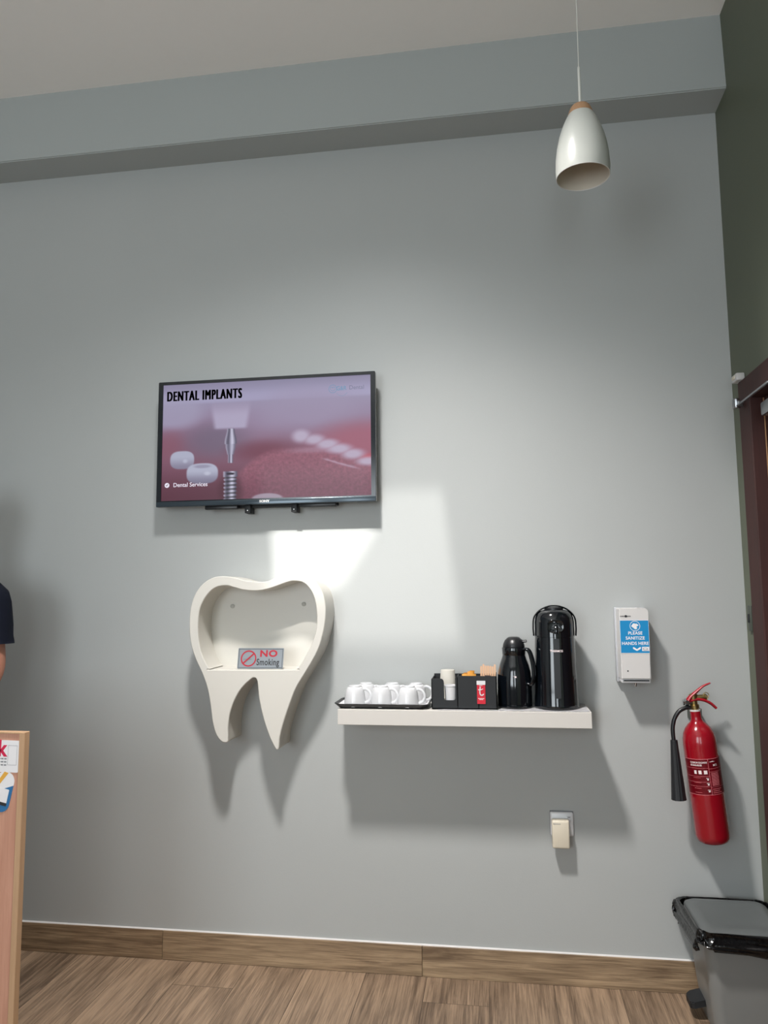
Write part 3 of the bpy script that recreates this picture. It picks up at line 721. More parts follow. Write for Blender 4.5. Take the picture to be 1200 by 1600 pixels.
# wooden stirrers
for i in range(14):
    x = -0.067 + 0.0082 * (i % 7) + random.uniform(-.001, .001) * 0; y = -0.100 + 0.014 * (i // 7) + 0.003 * (i % 2)
    top = 1.126 + random.uniform(-.006, .004)
    st = B(); pts = [(x + u, (zb + top) / 2 + v) for u, v in rrect(0.0068, top - zb, 0.003, 4)]
    plate(st, pts, FR(y), -0.0007, 0.0007)
    tag(obj('wooden_stirrer', st, M_['stick'], origin=(x, y, zb), smooth=False), 'flat wooden coffee stirrer standing in the back right bay of the caddy', 'stirrer', 'wooden stirrers in the caddy')
# red tea sachet on the caddy front
tp = thing('tea_sachet', 'red tea sachet with white t in the clear pocket on the caddy front', 'sachet', (-0.067, cyf, 1.0))
fy = FR(cyf - 0.0006)
bm = B(); plate(bm, [(-0.0670 + u, 1.0385 + v) for u, v in rrect(0.029, 0.077, 0.001, 2)], fy, 0, 0.002); part('pack', bm, M_['teared'], tp, smooth=False)
bm = B(); plate(bm, [(-0.0670 + u, 1.0730 + v) for u, v in rrect(0.0305, 0.014, 0.001, 2)], fy, 0.002, 0.0026); part('flap', bm, M_['paper'], tp, smooth=False)
bm = B()
fq = lambda u, v, t: (u, cyf - 0.0026 - t, v)
tube(bm, [(u, cyf - 0.0030, v) for u, v in ((-0.0700, 1.0600), (-0.0712, 1.0480), (-0.0715, 1.0380), (-0.0690, 1.0310), (-0.0630, 1.0300), (-0.0580, 1.0345))], 0.0019, 8, 4, flat=0.3, up=(1, 0, 0))
tube(bm, [(u, cyf - 0.0030, v) for u, v in ((-0.0775, 1.0490), (-0.0700, 1.0485), (-0.0600, 1.0520))], 0.0015, 8, 4, flat=0.3, up=(0, 0, 1))
part('letter_t', bm, M_['paper'], tp)
bm = B()
for z, a, b_ in ((1.0175, -0.078, -0.056), (1.0140, -0.074, -0.060), (1.0625, -0.073, -0.062)):
    for i in range(5): box(bm, a + (b_ - a) * i / 5, a + (b_ - a) * (i + .75) / 5, cyf - 0.0031, cyf - 0.0026, z, z + 0.0022)
part('small_print', bm, M_['labelwhite'], tp, smooth=False)

# vacuum jug
ZP = ZS + 0.0030
jug = thing('vacuum_jug', 'small black vacuum jug with domed lid and side handle beside the caddy', 'jug', (0.052, -0.105, ZP))
jc = (0.052, -0.105)
bm = B(); lathe(bm, [(0.050, ZP), (0.058, ZP + .001), (0.0605, ZP + .004), (0.0605, ZP + .010), (0.0590, ZP + .0115), (0.0605, ZP + .013), (0.0612, ZP + .060), (0.0608, ZP + .095), (0.0580, ZP + .125), (0.0520, ZP + .150), (0.0440, ZP + .172), (0.0415, ZP + .180), (0.0405, ZP + .184)], jc, 56)
part('body', bm, M_['gloss'], jug)
bm = B(); lathe(bm, [(0.0405, ZP + .183), (0.0418, ZP + .185), (0.0425, ZP + .2085), (0.0420, ZP + .2100), (0.0370, ZP + .2110), (0.0370, ZP + .2130)], jc, 48)
col_ = part('collar', bm, M_['gloss'], jug)
bm = B(); lathe(bm, [(0.0385, ZP + .2105), (0.0395, ZP + .2130), (0.0370, ZP + .2240), (0.0310, ZP + .2360), (0.0215, ZP + .2450), (0.0150, ZP + .2475), (0.0080, ZP + .2480), (0.001, ZP + .2480)], jc, 48)
lid = part('lid', bm, M_['black'], jug)
bm = B(); tube(bm, [(jc[0] + .020, jc[1] - .006, ZP + .238), (jc[0] + .033, jc[1] - .008, ZP + .232), (jc[0] + .046, jc[1] - .010, ZP + .233)], 0.0048, 12, 5, flat=1.9)
part('thumb_lever', bm, M_['black'], lid)
bm = B(); tube(bm, [(jc[0] + .034, jc[1] - .022, ZP + .205), (jc[0] + .050, jc[1] - .030, ZP + .203), (jc[0] + .060, jc[1] - .036, ZP + .180), (jc[0] + .067, jc[1] - .042, ZP + .140), (jc[0] + .066, jc[1] - .046, ZP + .108), (jc[0] + .058, jc[1] - .044, ZP + .085), (jc[0] + .046, jc[1] - .036, ZP + .086)], lambda f: 0.0062 + 0.0015 * math.sin(PI * f), 14, 6, flat=1.5, up=(0, 0, 1))
part('handle', bm, M_['gloss'], jug)
bm = B()
for u, v, ww, hh in ((0.000, .1105, .0028, .0060), (0.0035, .1105, .0032, .0060), (-0.0040, .1130, .0035, .0010)): box(bm, jc[0] + u - ww / 2, jc[0] + u + ww / 2, jc[1] - .0612, jc[1] - .0600, ZP + v - hh / 2, ZP + v + hh / 2)
part('maker_mark', bm, M_['labelwhite'], jug, smooth=False)

# pump flask
fl = thing('pump_flask', 'tall glossy black pump flask at the right end of the shelf', 'flask', (0.198, -0.108, ZP))
fc = (0.198, -0.105)
bm = B(); lathe(bm, [(0.066, ZP), (0.0785, ZP + .001), (0.0800, ZP + .004), (0.0800, ZP + .010), (0.0780, ZP + .012), (0.0775, ZP + .016), (0.0760, ZP + .060), (0.0740, ZP + .120), (0.0718, ZP + .180), (0.0700, ZP + .235), (0.0695, ZP + .2480)], fc, 64)
part('body', bm, M_['gloss'], fl)
bm = B(); lathe(bm, [(0.0690, ZP + .2475), (0.0706, ZP + .2490), (0.0706, ZP + .2700), (0.0704, ZP + .3000), (0.0680, ZP + .3160), (0.0620, ZP + .3300), (0.0540, ZP + .3385), (0.0400, ZP + .3440), (0.0200, ZP + .3460), (0.001, ZP + .3462)], fc, 64)
hd = part('head', bm, M_['gloss'], fl)
bm = B(); lathe(bm, [(0.034, ZP + .3430), (0.034, ZP + .3500), (0.031, ZP + .3530), (0.001, ZP + .3545)], fc, 40)
part('pump_button', bm, M_['black'], hd)
# raised oval nozzle bay with the spout knob
bm = B()
def onc(u, v, t, R_=0.0706): # wrap on cylinder front; u metres of arc
    a = u / R_; rr_ = R_ + t
    return (fc[0] + rr_ * math.sin(a), fc[1] - rr_ * math.cos(a), ZP + v)
pts = rrect(0.058, 0.046, 0.018, 6)
rings(bm, [[onc(u, .2875 + v, -0.001) for u, v in pts], [onc(u, .2875 + v, 0.003) for u, v in pts], [onc(u * .90, .2875 + v * .88, 0.0045) for u, v in pts], [onc(u * .80, .2875 + v * .74, 0.0020) for u, v in pts]])
bay = part('nozzle_bay', bm, M_['gloss'], hd)
bm = B(); tube(bm, [(fc[0], fc[1] - .068, ZP + .292), (fc[0], fc[1] - .082, ZP + .287), (fc[0], fc[1] - .090, ZP + .276), (fc[0], fc[1] - .091, ZP + .262)], lambda f: 0.0105 - 0.0025 * f, 16, 5)
part('spout', bm, M_['gloss'], bay)
bm = B(); pts = rrect(0.021, 0.205, 0.004, 4)
def onb(u, v, t):
    z = v; R_ = 0.0776 - (z - 0.012) / 0.236 * 0.0080
    a = u / R_; return (fc[0] + (R_ + t) * math.sin(a), fc[1] - (R_ + t) * math.cos(a), ZP + z)
rings(bm, [[onb(u, .142 + v, -0.001) for u, v in pts], [onb(u, .142 + v, 0.0016) for u, v in pts]], cap1=True)
part('gauge_strip', bm, M_['black'], fl)
text('brand_lettering', 'THERMOS', 0.0072, 0, .1985, lambda u, v, t: onb(u, v, t + 0.0018), M_['labelwhite'], fl, align='CENTER', xs=0.95, bold=0.0002, depth=0.0003)
bm = B()
tube(bm, [(fc[0] - .0740, fc[1] - .012, ZP + .252), (fc[0] - .0755, fc[1] - .012, ZP + .285), (fc[0] - .0710, fc[1] - .012, ZP + .318), (fc[0] - .050, fc[1] - .012, ZP + .343), (fc[0] - .022, fc[1] - .012, ZP + .3560), (fc[0], fc[1] - .012, ZP + .3585), (fc[0] + .022, fc[1] - .012, ZP + .3560), (fc[0] + .050, fc[1] - .012, ZP + .343), (fc[0] + .0710, fc[1] - .012, ZP + .318), (fc[0] + .0755, fc[1] - .012, ZP + .285), (fc[0] + .0740, fc[1] - .012, ZP + .252)], 0.0030, 12, 6, flat=2.6, up=(1, 0, 0))
part('carry_handle', bm, M_['gloss'], fl)

# ------------------------------------------------------------------ hand sanitiser dispenser
sd = thing('sanitizer_dispenser', 'white hand sanitizer dispenser with blue sticker on the grey wall above the extinguisher', 'dispenser', (0.476, 0, 1.07))
bm = B(); box(bm, 0.421, 0.530, -0.022, 0, 1.062, 1.330, 0.003)
part('back_plate', bm, M_['sidegrey'], sd)
bm = B(); pr = [(0.4265, 1.0800), (0.5265, 1.0800), (0.5268, 1.2900)] + [(0.5268 - 0.014 + 0.014 * math.cos(t), 1.3150 + 0.014 * math.sin(t)) for t in [PI / 10 * i for i in range(0, 6)]] + [(0.4265 + 0.006 - 0.006 * math.sin(t), 1.323 + 0.006 * math.cos(t)) for t in [PI / 8 * i for i in range(0, 5)]]
plate(bm, pr, FR(0), 0.018, 0.100)
bmesh.ops.bevel(bm, geom=[e for e in bm.edges if all(abs(v.co.y + 0.100) < 1e-4 for v in e.verts)], offset=0.003, segments=2, affect='EDGES')
part('cover', bm, M_['white'], sd)
bm = B(); box(bm, 0.428, 0.526, -0.090, -0.01, 1.0655, 1.0795, 0.002)
part('drip_base', bm, M_['socket'], sd)
bm = B(); lathe(bm, [(0.0045, 1.052), (0.0055, 1.056), (0.0055, 1.070)], (0.477, -0.072), 16)
part('nozzle', bm, M_['chrome'], sd)
bm = B(); box(bm, 0.434, 0.521, -0.0930, -0.0900, 1.0722, 1.0760)
part('dark_slot', bm, M_['matblack'], sd, smooth=False)
fd = FR(-0.1002)
bm = B(); plate(bm, [(0.4272, 1.1710), (0.5262, 1.1705), (0.5262, 1.2870), (0.4272, 1.2872)], fd, 0, 0.0005)
stk = part('sticker', bm, M_['blue'], sd, smooth=False, label='blue sticker reading please sanitize hands here')
fd2 = FR(-0.1007)
bm = B()
for a, b_, c, d in ((0.4272, 0.5262, 1.2856, 1.2872), (0.4272, 0.5262, 1.1705, 1.1716), (0.4272, 0.4279, 1.1705, 1.2872), (0.5255, 0.5262, 1.1705, 1.2872)): plate(bm, [(a, c), (b_, c), (b_, d), (a, d)], fd2, 0, 0.0002)
part('border', bm, M_['stickerwhite'], stk, smooth=False)
bm = merge_text([(('PLEASE', 0.0108, 0.4790, 1.2360), dict(align='CENTER', xs=0.98, bold=0.0003, spacing=1.05, depth=.0002)),
                 (('SANITIZE', 0.0108, 0.4780, 1.2185), dict(align='CENTER', xs=0.98, bold=0.0003, spacing=1.05, depth=.0002)),
                 (('HANDS HERE', 0.0108, 0.4775, 1.2000), dict(align='CENTER', xs=0.98, bold=0.0003, spacing=1.02, depth=.0002))], fd2)
part('lettering', bm, M_['stickerwhite'], stk, smooth=False)
bm = B(); ringplate(bm, 0.4790, 1.2660, 0.0162, 0.0178, fd2, 0, 0.0002, 36)
hand = [(-.0125, .000), (-.0060, .0090), (-.0005, .0105), (.0010, .0075), (.0050, .0095), (.0120, .0050), (.0130, .0020), (.0080, .0000), (.0055, -.0030), (.0085, -.0065), (.0050, -.0110), (.0000, -.0110), (-.0040, -.0070)]
plate(bm, [(0.4785 + u, 1.2655 + v) for u, v in hand], fd2, 0, 0.0002)
part('hand_symbol', bm, M_['stickerwhite'], stk, smooth=False)
bm = B(); plate(bm, [(0.4685, 1.1905), (0.4715, 1.1925), (0.4825, 1.1850), (0.4935, 1.1925), (0.4965, 1.1905), (0.4950, 1.1855), (0.4825, 1.1785), (0.4700, 1.1855)][::1], fd2, 0, 0.0002)
part('arrow', bm, M_['stickerwhite'], stk, smooth=False)
bm = B(); plate(bm, [(0.5000, 1.1785), (0.5245, 1.1785), (0.5245, 1.1930), (0.5000, 1.1930)], fd2, 0, 0.0003); lg = part('small_label', bm, M_['stickerwhite'], stk, smooth=False)
bm = B(); f3 = FR(-0.1010); ringplate(bm, 0.5110, 1.1860, 0.0028, 0.0038, f3, 0, 0.0002, 16, ex=2.2)
for i in range(5): plate(bm, [(0.503 + .004 * i, 1.1803), (0.5058 + .004 * i, 1.1803), (0.5058 + .004 * i, 1.1818), (0.503 + .004 * i, 1.1818)], f3, 0, 0.0002)
part('small_print', bm, M_['greyprint'], lg, smooth=False)
bm = B(); fm = FR(-0.1001)
plate(bm, [(0.4492 + 0.0050 * math.cos(t), 1.3005 + 0.0042 * math.sin(t)) for t in [2 * PI * i / 18 for i in range(18)]], fm, 0, 0.0006)
for x in (-0.0175, -0.0125, -0.0080, 0.0060, 0.0105, 0.0150): ringplate(bm, 0.4492 + x, 1.3005, 0.0012, 0.0025, fm, 0, 0.0005, 10, ex=0.8)
part('maker_badge', bm, M_['dkprint'], sd, smooth=False)
bm = B(); lathe(bm, [(0.0026, 0), (0.0026, 0.001), (0.001, 0.001)], (0, 0), 16, mtx=Matrix.Translation((0.4485, -0.100, 1.1085)) @ Matrix.Rotation(PI / 2, 4, 'X'))
part('lock_hole', bm, M_['dkprint'], sd)

# ------------------------------------------------------------------ socket and plug-in unit
so = thing('wall_socket', 'white double-pole wall socket plate low on the grey wall under the shelf', 'socket', (0.207, 0, 0.553))
bm = B(); box(bm, 0.166, 0.2495, -0.004, 0, 0.512, 0.597, 0.001); part('back_box', bm, M_['greyprint'], so, smooth=False)
bm = B(); rings(bm, [[(0.208 + u, -0.003, 0.5525 + v) for u, v in rrect(.082, .083, .006, 4)], [(0.208 + u, -0.009, 0.5525 + v) for u, v in rrect(.082, .083, .006, 4)], [(0.208 + u, -0.012, 0.5525 + v) for u, v in rrect(.075, .076, .005, 4)]])
part('face_plate', bm, M_['socket'], so)
bm = B(); box(bm, 0.2270, 0.2400, -0.016, -0.010, 0.568, 0.582, 0.001); rk = part('rocker_switch', bm, M_['socket'], so)
bm = B(); box(bm, 0.2290, 0.2380, -0.0165, -0.0155, 0.577, 0.5800); part('indicator', bm, M_['greyprint'], rk, smooth=False)
pl = thing('plug_adapter', 'cream plug-in unit hanging from the white wall socket', 'plug', (0.200, -0.012, 0.525))
bm = B(); box(bm, 0.1705, 0.2310, -0.050, -0.018, 0.479, 0.575, 0.005, 3); part('housing', bm, M_['cream'], pl)
bm = B(); box(bm, 0.178, 0.222, -0.020, -0.0122, 0.500, 0.560, 0.002); part('plug_base', bm, M_['cream'], pl)
bm = B(); 
for i in range(7): box(bm, 0.1745 + i * 0.0038, 0.1773 + i * 0.0038, -0.0504, -0.0499, 0.5625, 0.5650)
part('print', bm, M_['greyprint'], pl, smooth=False)

# ------------------------------------------------------------------ fire extinguisher
top_, bot_ = Vector((0.679, -0.078, 0.905)), Vector((0.7125, -0.072, 0.530))
ax = (top_ - bot_); axl = ax.length; ax.normalize()
rotq = Vector((0, 0, 1)).rotation_difference(ax).to_matrix().to_4x4()
ME = Matrix.Translation(bot_) @ rotq     # local z up the cylinder from its base
ex = thing('fire_extinguisher', 'red fire extinguisher with black horn hanging tilted on the grey wall by the corner', 'fire extinguisher', tuple(bot_))
RE = 0.0560
bm = B(); lathe(bm, [(0.030, 0.000), (0.042, 0.001), (0.0500, 0.006), (0.0545, 0.015), (RE, 0.028), (RE, 0.330), (0.0545, 0.350), (0.0500, 0.369), (0.0420, 0.385), (0.0310, 0.398), (0.0220, 0.406), (0.0185, 0.414), (0.0178, 0.426), (0.0178, 0.444)], (0, 0), 64, mtx=ME)
part('cylinder', bm, M_['red'], ex)
bm = B(); lathe(bm, [(0.0182, 0.442), (0.0182, 0.4475), (0.010, 0.4475)], (0, 0), 32, mtx=ME); part('neck_ring', bm, M_['white'], ex)
bm = B(); lathe(bm, [(0.0125, 0.445), (0.0125, 0.452), (0.0155, 0.453), (0.0155, 0.463), (0.0115, 0.465), (0.0115, 0.482), (0.0140, 0.484), (0.0140, 0.500), (0.0080, 0.503)], (0, 0), 24, mtx=ME)
RX = ME @ Matrix.Translation((0.006, 0, 0.487)) @ Matrix.Rotation(PI / 2, 4, 'Y')
lathe(bm, [(0.009, 0.005), (0.009, 0.030), (0.0110, 0.031), (0.0110, 0.037), (0.006, 0.038)], (0, 0), 20, mtx=RX)
vb = part('valve', bm, M_['brass'], ex)
bm = B(); RX2 = ME @ Matrix.Translation((0, 0, 0.474)) @ Matrix.Rotation(-PI / 2, 4, 'Y')
lathe(bm, [(0.0095, 0.008), (0.0095, 0.018), (0.0135, 0.019), (0.0135, 0.030), (0.0100, 0.032), (0.0100, 0.038)], (0, 0), 6, mtx=RX2)
part('hose_nut', bm, M_['chrome'], vb)
bm = B()
for cxp, czp in ((0.0420, 0.494), (0.0380, 0.486)):
    pr_ = [ME @ Vector((cxp + 0.009 * math.cos(t), -0.006, czp + 0.009 * math.sin(t))) for t in [2 * PI * i / 20 for i in range(20)]]
    tube(bm, pr_ + [pr_[0]], 0.0013, 8, 0)
part('safety_pin', bm, M_['brass'], vb)
def lever(pts, r_, flat):
    bm = B(); tube(bm, [ME @ Vector(p) for p in pts], r_, 12, 6, flat=flat, up=(0, 0, 1)); return bm
bm = lever([(-0.020, -0.004, 0.480), (-0.010, -0.004, 0.492), (0.012, -0.004, 0.508), (0.035, -0.004, 0.524), (0.062, -0.004, 0.534)], lambda f: 0.0078 * (1 - f * 0.75) + .0006, 1.6)
part('top_lever', bm, M_['redlever'], ex)
bm = lever([(-0.018, -0.004, 0.478), (0.008, -0.004, 0.482), (0.030, -0.004, 0.478), (0.052, -0.004, 0.466), (0.070, -0.004, 0.447)], lambda f: 0.0060 - 0.0012 * f, 1.8)
part('carrying_handle', bm, M_['redlever'], ex)
# hose and horn hang plumb on the left
hz = [Vector(p) for p in ((0.660, -0.078, 0.982), (0.640, -0.080, 0.980), (0.618, -0.082, 0.968), (0.602, -0.084, 0.945), (0.594, -0.085, 0.915), (0.5935, -0.086, 0.885), (0.5955, -0.087, 0.860))]
bm = B(); tube(bm, hz, 0.0072, 14, 6); part('hose', bm, M_['black'], ex)
bm = B(); h0, h1 = Vector((0.5950, -0.087, 0.872)), Vector((0.6010, -0.091, 0.671))
qm = Matrix.Translation(h0) @ Vector((0, 0, 1)).rotation_difference((h1 - h0).normalized()).to_matrix().to_4x4(); L_ = (h1 - h0).length
lathe(bm, [(0.0085, 0.0), (0.0118, 0.001), (0.0122, 0.006), (0.0120, 0.012)] , (0, 0), 48, mtx=qm, cap1=False)
lathe(bm, [(0.0120, 0.010), (0.0150, 0.060), (0.0195, 0.130), (0.0240, L_ - .004), (0.0245, L_), (0.0215, L_), (0.0130, 0.060)], (0, 0), 96, mtx=qm, flute=(12, 0.028))
part('discharge_horn', bm, M_['matblack'], ex)
bm = B(); box(bm, 0.664, 0.700, -0.060, 0, 0.935, 0.975, 0.002); part('wall_hook', bm, M_['dkplate'], ex)
# printed label wrapped round the cylinder
A0 = math.radians(-4)    # label middle, turned slightly
def LB(u, v, t):
    a = u / RE + A0; rr_ = RE + 0.0003 + t
    return ME @ Vector((rr_ * math.sin(a), -rr_ * math.cos(a), v))
bm = B(); z0, z1 = 0.170, 0.290; n = 40; UW = 0.078
rs = [[LB(-UW + 2 * UW * i / n, z, 0) for i in range(n + 1)] for z in (z0, z1)]
rings(bm, rs, close=False, cap0=False, cap1=False); bmesh.ops.solidify(bm, geom=bm.faces[:], thickness=-0.0003)
lab = part('label_band', bm, M_['labelred'], ex)
def strip(bm, u0, u1, v0, v1, t=0.0004):
    k = max(1, int((u1 - u0) / 0.004))
    for i in range(k):
        a = u0 + (u1 - u0) * i / k; b_ = u0 + (u1 - u0) * (i + 1) / k
        bm.faces.new([bm.verts.new(LB(x, z, t)) for x, z in ((a, v0), (b_, v0), (b_, v1), (a, v1))])
bm = B()
strip(bm, -UW, UW, z1 - .0016, z1); strip(bm, -UW, UW, z0, z0 + .0014)
strip(bm, 0.0080, 0.0092, z0, z1)
for v in (0.259, 0.2320, 0.2135, 0.1985): strip(bm, -UW, 0.008, v, v + .0008)
for v in (0.2560, 0.2460, 0.1955): strip(bm, 0.008, UW, v, v + .0009)
part('ruled_lines', bm, M_['labelpink'], lab, smooth=False)
bm = B()
for u, w_ in ((-0.040, 0.0080), (-0.0255, 0.0095), (-0.0085, 0.0110)): strip(bm, u, u + w_, 0.2400, 0.2520)
for v in (0.2230, 0.2065, 0.1840): strip(bm, -0.0015, 0.0040, v - 0.004, v + 0.001); strip(bm, -0.0040, 0.0050, v + .0025, v + .0040)
part('pictograms', bm, M_['labelwhite'], lab, smooth=False)
bm = B()
for i in range(17):
    v = 0.2420 - i * 0.0026; strip(bm, 0.0140, 0.0140 + 0.030 - 0.004 * random.random(), v, v + 0.0012)
for v in (0.2270, 0.2110, 0.1920, 0.1780): strip(bm, -0.046, -0.018 - 0.006 * random.random(), v, v + .0010)
for v in (0.1880, 0.1820, 0.1760): strip(bm, 0.013, 0.050 - 0.01 * random.random(), v, v + .0018)
part('small_print', bm, M_['labelpink'], lab, smooth=False)
lt = lambda u, v, t: LB(u, v, t + 0.0004)
bm = merge_text([(('CARBON DIOXIDE', 0.0056, -0.0505, 0.2755), dict(xs=0.82, bold=0.0002, depth=.0001)), (('EXTINGUISHER', 0.0056, -0.0505, 0.2665), dict(xs=0.70, bold=0.0002, depth=.0001)),
                 (('MT2', 0.0066, 0.0330, 0.2640), dict(align='CENTER', xs=0.9, bold=0.0002, depth=.0001))], lt)
part('lettering', bm, M_['labelwhite'], lab, smooth=False)
bm = B(); strip(bm, 0.0140, 0.0330, 0.2785, 0.2800); strip(bm, 0.0210, 0.0270, 0.2800, 0.2815)
part('maker_mark', bm, M_['labelwhite'], lab, smooth=False)

# ------------------------------------------------------------------ pendant lamp
px_, py_ = 0.286, -0.70
pn = thing('pendant_lamp', 'white metal pendant lamp with wooden cap hanging by a thin cord', 'pendant lamp', (px_, py_, 2.63))
bm = B(); ZR = 2.628
out = [(0.0785, 0), (0.0790, .002), (0.0800, .030), (0.0785, .060), (0.0740, .095), (0.0660, .130), (0.0550, .162), (0.0440, .186), (0.0370, .199)]
inn = [(0.0350, .198), (0.0425, .185), (0.0535, .161), (0.0645, .129), (0.0722, .095), (0.0770, .060), (0.0783, .030), (0.0772, .002)]
rs = []
lathe(bm, [(r_, ZR + z) for r_, z in out + [(0.030, .200)]], (px_, py_), 64, cap0=False)
shd = part('shade', bm, M_['shade'], pn)
bm = B(); lathe(bm, [(r_, ZR + z) for r_, z in [(0.0785, 0)] + inn[::-1] + [(0.001, .198)]], (px_, py_), 64, cap0=False)
part('shade_lining', bm, M_['inner'], shd)
bm = B(); tube(bm, [(px_ + 0.0780 * math.cos(a), py_ + 0.0780 * math.sin(a), ZR) for a in [2 * PI * i / 48 for i in range(49)]], 0.0011, 8, 0)
part('rim', bm, M_['white'], shd)
bm = B(); lathe(bm, [(0.0380, ZR + .1975), (0.0375, ZR + .201), (0.0330, ZR + .213), (0.0290, ZR + .222), (0.0250, ZR + .2265), (0.0180, ZR + .229), (0.001, ZR + .2295)], (px_, py_), 40)
part('wooden_cap', bm, M_['capwood'], pn)
bm = B(); lathe(bm, [(0.0215, ZR + .110), (0.0215, ZR + .165), (0.0195, ZR + .197)], (px_, py_), 24); part('lamp_holder', bm, M_['white'], pn)
bm = B(); lathe(bm, [(0.0042, ZR + .2285), (0.0042, ZR + .352), (0.0030, ZR + .356)], (px_, py_), 16); part('stem', bm, M_['whitecord'], pn)
bm = B(); tube(bm, [(px_, py_, ZR + .354), (px_ + .001, py_, 3.2), (px_, py_, H - .02)], 0.0014, 8, 4); part('cord', bm, M_['whitecord'], pn)
bm = B(); lathe(bm, [(0.050, H), (0.050, H - .022), (0.046, H - .026), (0.001, H - .026)], (px_, py_), 32); part('ceiling_rose', bm, M_['white'], pn)

# ------------------------------------------------------------------ pedal bin
bn = thing('pedal_bin', 'grey plastic pedal bin with black liner in the corner by the door', 'bin', (0.74, -0.19, 0))
def bring(x0, x1, y0, y1, z, r_=0.035): 
    return [((x0 + x1) / 2 + u, (y0 + y1) / 2 + v, z) for u, v in rrect(x1 - x0, y1 - y0, r_, 8)]
bm = B(); rings(bm, [bring(.648, .828, -.278, -.078, 0.0, .03), bring(.640, .834, -.286, -.070, 0.004, .033), bring(.628, .845, -.298, -.062, .10), bring(.610, .862, -.312, -.050, .285), bring(.602, .868, -.318, -.044, .290), bring(.602, .868, -.318, -.044, .318), bring(.606, .864, -.314, -.048, .318), bring(.612, .858, -.309, -.054, .285), bring(.642, .830, -.282, -.075, .01)])
part('body', bm, M_['bin'], bn)
bm = B(); rings(bm, [bring(.604, .866, -.316, -.046, .3185), bring(.602, .868, -.318, -.044, .322), bring(.604, .866, -.316, -.046, .328), bring(.612, .858, -.308, -.054, .334), bring(.635, .835, -.286, -.078, .338), bring(.640, .830, -.281, -.083, .3365), bring(.700, .770, -.22, -.16, .3375, .02)])
part('lid', bm, M_['lid'], bn)
# liner turned out over the rim: a crumpled skirt
bm = B(); base = rrect(.272, .280, .040, 30); N_ = len(base); rs = []
def skirt(k, j):
    u, v = base[k]; ang = math.atan2(v, u); s = j / 13
    cx_, cy_ = .735, -.181
    d = Vector((u, v)).normalized()
    w1 = noise.noise((u * 14, v * 14, 3)); w2 = noise.noise((u * 40, v * 40, s * 4))
    drop = (0.026 + 0.044 * ss(-.140, -.05, u) if v < -.12 else 0.050 + 0.02 * ss(-.13, .05, v)) + 0.022 * w1 + 0.008 * w2
    left = max(0, -u / .136) ** 3 * max(0, 0.3 + v / .15)
    flare = (0.007 + 0.010 * math.sin(PI * s) + 0.012 * s + 0.009 * w2 * (s > .05)) + left * 0.018 * math.sin(PI * min(1, s * 1.1))
    flare = min(flare, 0.016 + left * .02) if (u > 0.10 or v > .12) else flare
    z = .330 + (0.010 + .010 * max(0, w1 + .3)) * math.sin(PI * min(1, s * 3)) * (s < .34) - s * drop + 0.004 * w2
    return Vector((cx_ + u + d.x * flare, cy_ + v + d.y * flare, z))
for j in range(14): rs.append([skirt(k, j) for k in range(N_)])
rings(bm, rs, cap0=False, cap1=False)
bmesh.ops.subdivide_edges(bm, edges=bm.edges[:], cuts=1, use_grid_fill=True)
for v in bm.verts:
    k_ = 1 - ss(.318, .332, v.co.z) * .7; n_ = noise.noise_vector(v.co * 34) * 0.011 + noise.noise_vector(v.co * 85) * 0.008; n_.z *= .6; v.co += n_ * k_
bmesh.ops.solidify(bm, geom=bm.faces[:], thickness=0.0006)
part('bin_liner', bm, M_['liner'], bn, angle=70)
bm = B(); plate(bm, [(0.0 + u, v) for u, v in rrect(0.085, 0.075, 0.016, 5)], lambda u, v, t: (0.618 + v * 0.85, -0.145 + u * .9, 0.052 + t + v * 0.25), -0.008, 0.012)
bmesh.ops.bevel(bm, geom=bm.edges[:], offset=0.003, segments=2, affect='EDGES')
part('pedal', bm, M_['matblack'], bn)

# ------------------------------------------------------------------ desk with stickers
YD = -1.03; DX = -1.244
dk = thing('reception_desk', 'pinkish wooden desk panel at the left edge of the picture', 'desk', (-2.0, -0.85, 0))
bm = B(); box(bm, -2.75, DX - 0.016, YD, YD + 0.018, 0, 1.030, 0.0005, 1); part('front_panel', bm, M_['desk'], dk, smooth=False)
bm = B(); box(bm, DX - 0.016, DX, YD - 0.002, YD + 0.020, 0, 1.034, 0.001, 1); box(bm, -2.75, DX - 0.016, YD - 0.002, YD + 0.020, 1.030, 1.034, 0.0005, 1)
part('edge_board', bm, M_['deskedge'], dk, smooth=False)
bm = B(); box(bm, -2.75, -1.72, YD + 0.018, -0.60, 0.715, 0.74, 0.002); part('desk_top', bm, M_['desk'], dk, smooth=False)
for x in (-2.72, -1.77): 
    bm = B(); box(bm, x, x + 0.025, YD + 0.018, -0.62, 0, 0.715, 0.001); part('side_board', bm, M_['desk'], dk, smooth=False)
fk = FR(YD - 0.0003)
st1 = thing('white_sticker', 'white square sticker with crimson k at the top of the wooden desk panel', 'sticker', (-1.31, YD, 0.97))
def skew(cu_, cv, deg, fn):
    a = math.radians(deg); c_, s_ = math.cos(a), math.sin(a)
    return lambda u, v, t: fn(cu_ + u * c_ - v * s_, cv + u * s_ + v * c_, t)
f1 = skew(-1.337, 0.9725, -1.0, FR(YD - 0.0003))
bm = B(); plate(bm, rrect(0.156, 0.082, 0.004, 3), f1, 0, 0.0006); part('sheet', bm, M_['stickerwhite'], st1, smooth=False)
f1b = lambda u, v, t: f1(u, v, t + 0.0006)
text('letter', 'k', 0.040, 0.0165, 0.0010, f1b, M_['magenta'], st1, xs=0.85, bold=0.0020, depth=.0002)
bm = B()
